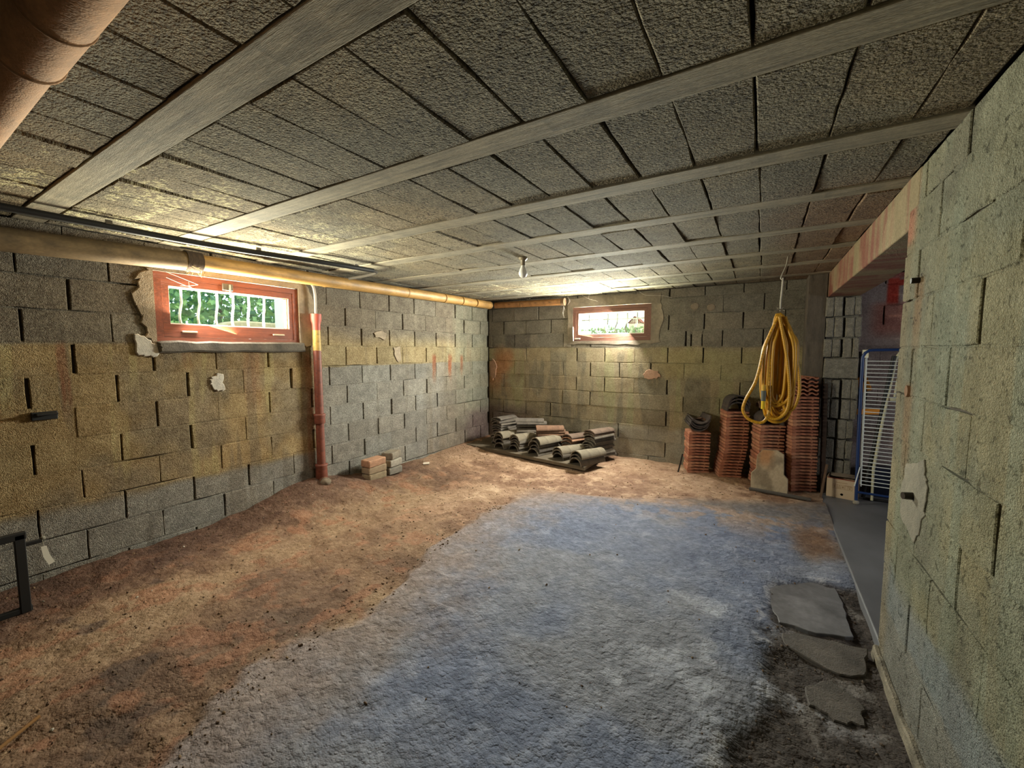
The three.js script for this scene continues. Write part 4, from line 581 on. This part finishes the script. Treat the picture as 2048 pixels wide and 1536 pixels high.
// broken concrete pieces in the pit by the right wall
const fragM = std({ color: 0x6c6662, map: scaled(mottle, 1.5, 1.5), bumpMap: scaled(bumpSoft, 2, 2), bumpScale: 0.006, roughness: 0.8 });
function frag(label, pts, y, t, tilt, seed, mat = fragM, rough = 0.007) {
  const c = pts.reduce((a, p) => [a[0] + p[0] / pts.length, a[1] + p[1] / pts.length], [0, 0]);
  const g = patch(pts.map(p => [p[0] - c[0], -(p[1] - c[1])]), t, rough, [], 5, seed, 0.15).rotateX(-Math.PI / 2); tagMesh('concrete_fragment', label, 'concrete piece', g, mat, [c[0], y, c[1]], tilt, 'broken concrete pieces by the right wall'); }
frag('largest smooth pale concrete piece, level with the floor before the doorway', [[0.1, -2.86], [0.14, -3.0], [0.22, -3.08], [0.44, -3.18], [0.46, -2.9], [0.455, -2.62], [0.30, -2.56], [0.14, -2.57], [0.11, -2.70]], -0.022, 0.02, [0.0, 0, 0], 81, std({ color: 0x85868c, map: scaled(mottle, 1.5, 1.5), bumpMap: scaled(bumpSoft, 1, 1), bumpScale: 0.003, roughness: 0.38 }));
frag('wedge shaped dark concrete piece tilted in the pit below the largest piece', [[0.15, -2.46], [0.21, -2.49], [0.49, -2.52], [0.46, -2.33], [0.36, -2.29], [0.16, -2.38]], -0.030, 0.028, [0.09, 0, 0.02], 82);
frag('small dark concrete piece sunk in the rubble nearest the camera', [[0.22, -2.12], [0.32, -2.21], [0.42, -2.14], [0.40, -2.03], [0.33, -1.99], [0.23, -2.03]], -0.040, 0.026, [0.05, 0, -0.04], 83);

// cobwebs
const webM = std({ color: 0xd8d0c0, roughness: 1 });
function web(label, strands) { const w = thing('cobweb', label, 'cobweb'); for (const s of strands) mesh('strand', tube(s, 0.0013, 12, 5), webM, w); }
web('cobweb strands over the top left of the red window', [[[-3.70, 2.03, -1.30], [-3.70, 1.99, -1.42], [-3.71, 1.965, -1.50]], [[-3.70, 1.99, -1.30], [-3.71, 1.955, -1.40], [-3.72, 1.94, -1.46]], [[-3.71, 1.965, -1.50], [-3.715, 1.95, -1.44], [-3.72, 1.945, -1.39]], [[-3.71, 1.98, -1.44], [-3.71, 1.96, -1.44], [-3.71, 1.945, -1.445]]]);
web('hanging cobweb at the end of the short ochre pipe', [[[-2.40, 2.2, -5.40], [-2.41, 2.1, -5.40], [-2.425, 2.0, -5.40], [-2.41, 1.93, -5.41]], [[-2.39, 2.2, -5.42], [-2.42, 2.13, -5.41], [-2.40, 2.02, -5.41]], [[-2.36, 2.22, -5.40], [-2.33, 2.16, -5.42], [-2.37, 2.1, -5.42]]]);
web('cobweb under the ceiling left of centre above the back window', [[[-2.15, 2.225, -5.42], [-2.05, 2.17, -5.42], [-1.93, 2.13, -5.43]], [[-2.05, 2.225, -5.42], [-2.05, 2.17, -5.42], [-2.0, 2.16, -5.42]]]);
web('cobweb under the ceiling at the right above the back window', [[[-1.38, 2.22, -5.42], [-1.30, 2.17, -5.43], [-1.2, 2.16, -5.44]], [[-1.28, 2.165, -5.43], [-1.1, 2.15, -5.44], [-0.98, 2.12, -5.45]]]);

// loose crumbs of soil and mortar
{ const r = rngOf(808), g = new THREE.IcosahedronGeometry(1, 0), n = 9000, im = new THREE.InstancedMesh(g, std({ color: 0xffffff, roughness: 1 }), n), m4 = new THREE.Matrix4(), q = new THREE.Quaternion(), e = new THREE.Euler(), col = new THREE.Color();
  let k = 0; while (k < n) {
    let x = rr(-3.7, 0.5, r), z = rr(-5.3, -0.2, r); const c = floorMix(x, z), pit = inPit(x, z), d = Math.abs(x - xb(z));
    const keep = pit > 0.4 ? 0.9 : z > -3.3 && d < 0.12 ? 0.9 : x < -3.35 ? 0.6 : c < 0.4 ? 0.35 : 0.02; if (r() > keep) continue;
    const s = 0.0014 + 0.0065 * Math.pow(r(), 6) + (d < 0.1 ? 0.0015 * r() : 0); e.set(r() * 6, r() * 6, r() * 6); q.setFromEuler(e);
    m4.compose(V(x, floorY(x, z) + s * 0.3, z), q, V(s, s * 0.7, s * rr(0.8, 1.6, r))); im.setMatrixAt(k, m4);
    const u = r(); col.set(pit > 0.4 ? 0x6a5c50 : u < 0.03 ? 0xb8ae9c : u < 0.5 ? 0x65503e : 0x7d664c); im.setColorAt(k, col); k++; }
  im.name = 'soil_crumbs'; im.castShadow = im.receiveShadow = true; im.userData = { label: 'loose crumbs of soil and mortar strewn over the floor', category: 'soil crumbs', kind: 'stuff' }; scene.add(im); }

// ------------------------------------------------------------------ outside
const grass = std({ color: 0x7d8a4c, map: scaled(mottle, 0.5, 0.5) }), paveM = std({ color: 0xd8cfb6, map: scaled(mottle, 0.5, 0.5) });
const ground = structure('ground_outside');
mesh('garden_bank', box(16, 0.5, 24, -12.0, 1.22, -4), grass, ground); mesh('path', box(1.0, 0.52, 12, -4.52, 1.22, -1), paveM, ground); mesh('lawn', box(30, 0.5, 60, 5.5, 1.22, -36), grass, ground); mesh('path', box(9.0, 0.52, 1.0, 0, 1.22, -6.3), paveM, ground);
function bush(label, pos, rad, h, n, cols, seed, group) {
  const b = thing('garden_bush', label, 'bush', pos, 0, group), r = rngOf(seed);
  const lg = new THREE.BufferGeometry(); lg.setAttribute('position', new THREE.Float32BufferAttribute([0, 0, 0, 0.35, 0.5, 0.1, 0, 1, 0, 0, 0, 0, 0, 1, 0, -0.35, 0.5, 0.1], 3)); lg.computeVertexNormals();
  const im = new THREE.InstancedMesh(lg, new THREE.MeshPhysicalMaterial({ color: 0xffffff, roughness: 0.8, transmission: 0.3, thickness: 0, side: THREE.DoubleSide }), n), m = new THREE.Matrix4(), q = new THREE.Quaternion(), e = new THREE.Euler(), c = new THREE.Color();
  for (let i = 0; i < n; i++) { const a = r() * 6.283, u = Math.pow(r(), 0.5), v = r(); e.set(r() * 3, r() * 6, r() * 3); q.setFromEuler(e); const s = rr(0.07, 0.13, r); m.compose(V(Math.cos(a) * rad * u, 0.1 + v * h, Math.sin(a) * rad * u), q, V(s, s, s)); im.setMatrixAt(i, m); c.set(cols[Math.floor(r() * cols.length)]); im.setColorAt(i, c); }
  im.name = 'foliage'; im.userData.kind = 'stuff'; b.add(im);
  mesh('stem', tube([[0, 0, 0], [0.04, h * 0.4, 0.02], [0, h * 0.8, 0]], 0.03, 10, 7), std({ color: 0x5a4a38 }), b);
}
const greens = [0x5f8f58, 0x7aa866, 0x4c8060, 0x8fb86e];
bush('leafy bush seen at the left through the red window', [-6.6, 1.46, -2.2], 0.75, 1.6, 1500, greens, 901, 'bushes beyond the red window');
bush('leafy bush seen in the middle through the red window', [-7.0, 1.46, -3.1], 0.8, 1.8, 1700, greens, 902, 'bushes beyond the red window');
bush('leafy bush seen at the right through the red window', [-7.2, 1.46, -4.3], 0.85, 1.8, 1700, greens, 903, 'bushes beyond the red window');
[-6.0, -5.0, -4.0, -3.0, -2.0].forEach((x, i) => bush(ord(i + 1) + ' clump from the left of the hedge beyond the back window', [x, 1.46, -12], 0.62, 0.56, 700, [0xa9b87c, 0x93ac70, 0xc3c98e], 910 + i, 'hedge beyond the back window'));
tagMesh('garden_wall', 'low rounded cream wall seen at the bottom of the red window', 'wall', (() => { const s = new THREE.Shape(); s.moveTo(0, 0); s.lineTo(1.4, 0); s.lineTo(1.4, 0.33); s.lineTo(0.35, 0.35); s.quadraticCurveTo(0.05, 0.34, 0, 0.1); return new THREE.ExtrudeGeometry(s, { depth: 0.25, bevelEnabled: true, bevelThickness: 0.02, bevelSize: 0.02, bevelSegments: 2 }).rotateY(Math.PI / 2); })(), std({ color: 0xe2d9b4, map: scaled(mottle, 1, 1) }), [-6.0, 1.48, -2.45]);
tagMesh('white_pillar', 'bright white pillar at the right edge of the red window view', 'pillar', mergeGeometries([box(0.3, 1.9, 0.36), box(0.36, 0.06, 0.42, 0, 0.93, 0)]), std({ color: 0xf4f2ec }), [-4.95, 2.42, -3.03]);
{ const h = thing('timber_gable_house', 'small timber gabled house seen far off at the right of the back window', 'house', [-7.74, 1.46, -30]);
  h.scale.setScalar(0.55);
  const tm = std({ color: 0xb5623a, map: scaled(woodTex, 1, 1) }), pm = std({ color: 0xe6cfae });
  mesh('wall', box(1.5, 3.6, 2, 0, 1.8, 0), pm, h); mesh('gable', new THREE.ExtrudeGeometry(new THREE.Shape([new THREE.Vector2(-0.72, 0), new THREE.Vector2(0.72, 0), new THREE.Vector2(0, 0.72)]), { depth: 2, bevelEnabled: false }).translate(0, 3.6, -1), pm, h);
  for (const s of [-1, 1]) mesh('roof_slope', box(1.15, 0.07, 2.3), tm, h, [s * 0.42, 4.0, 0], [0, 0, -s * 0.785]);
  for (const x of [-0.45, -0.22, 0, 0.22, 0.45]) mesh('timber', box(0.06, 0.7 - Math.abs(x), 0.04, x, 3.6 + (0.7 - Math.abs(x)) / 2, 1.02), tm, h); mesh('timber', box(1.5, 0.07, 0.04, 0, 3.58, 1.02), tm, h); }

renderer.render(scene, camera);
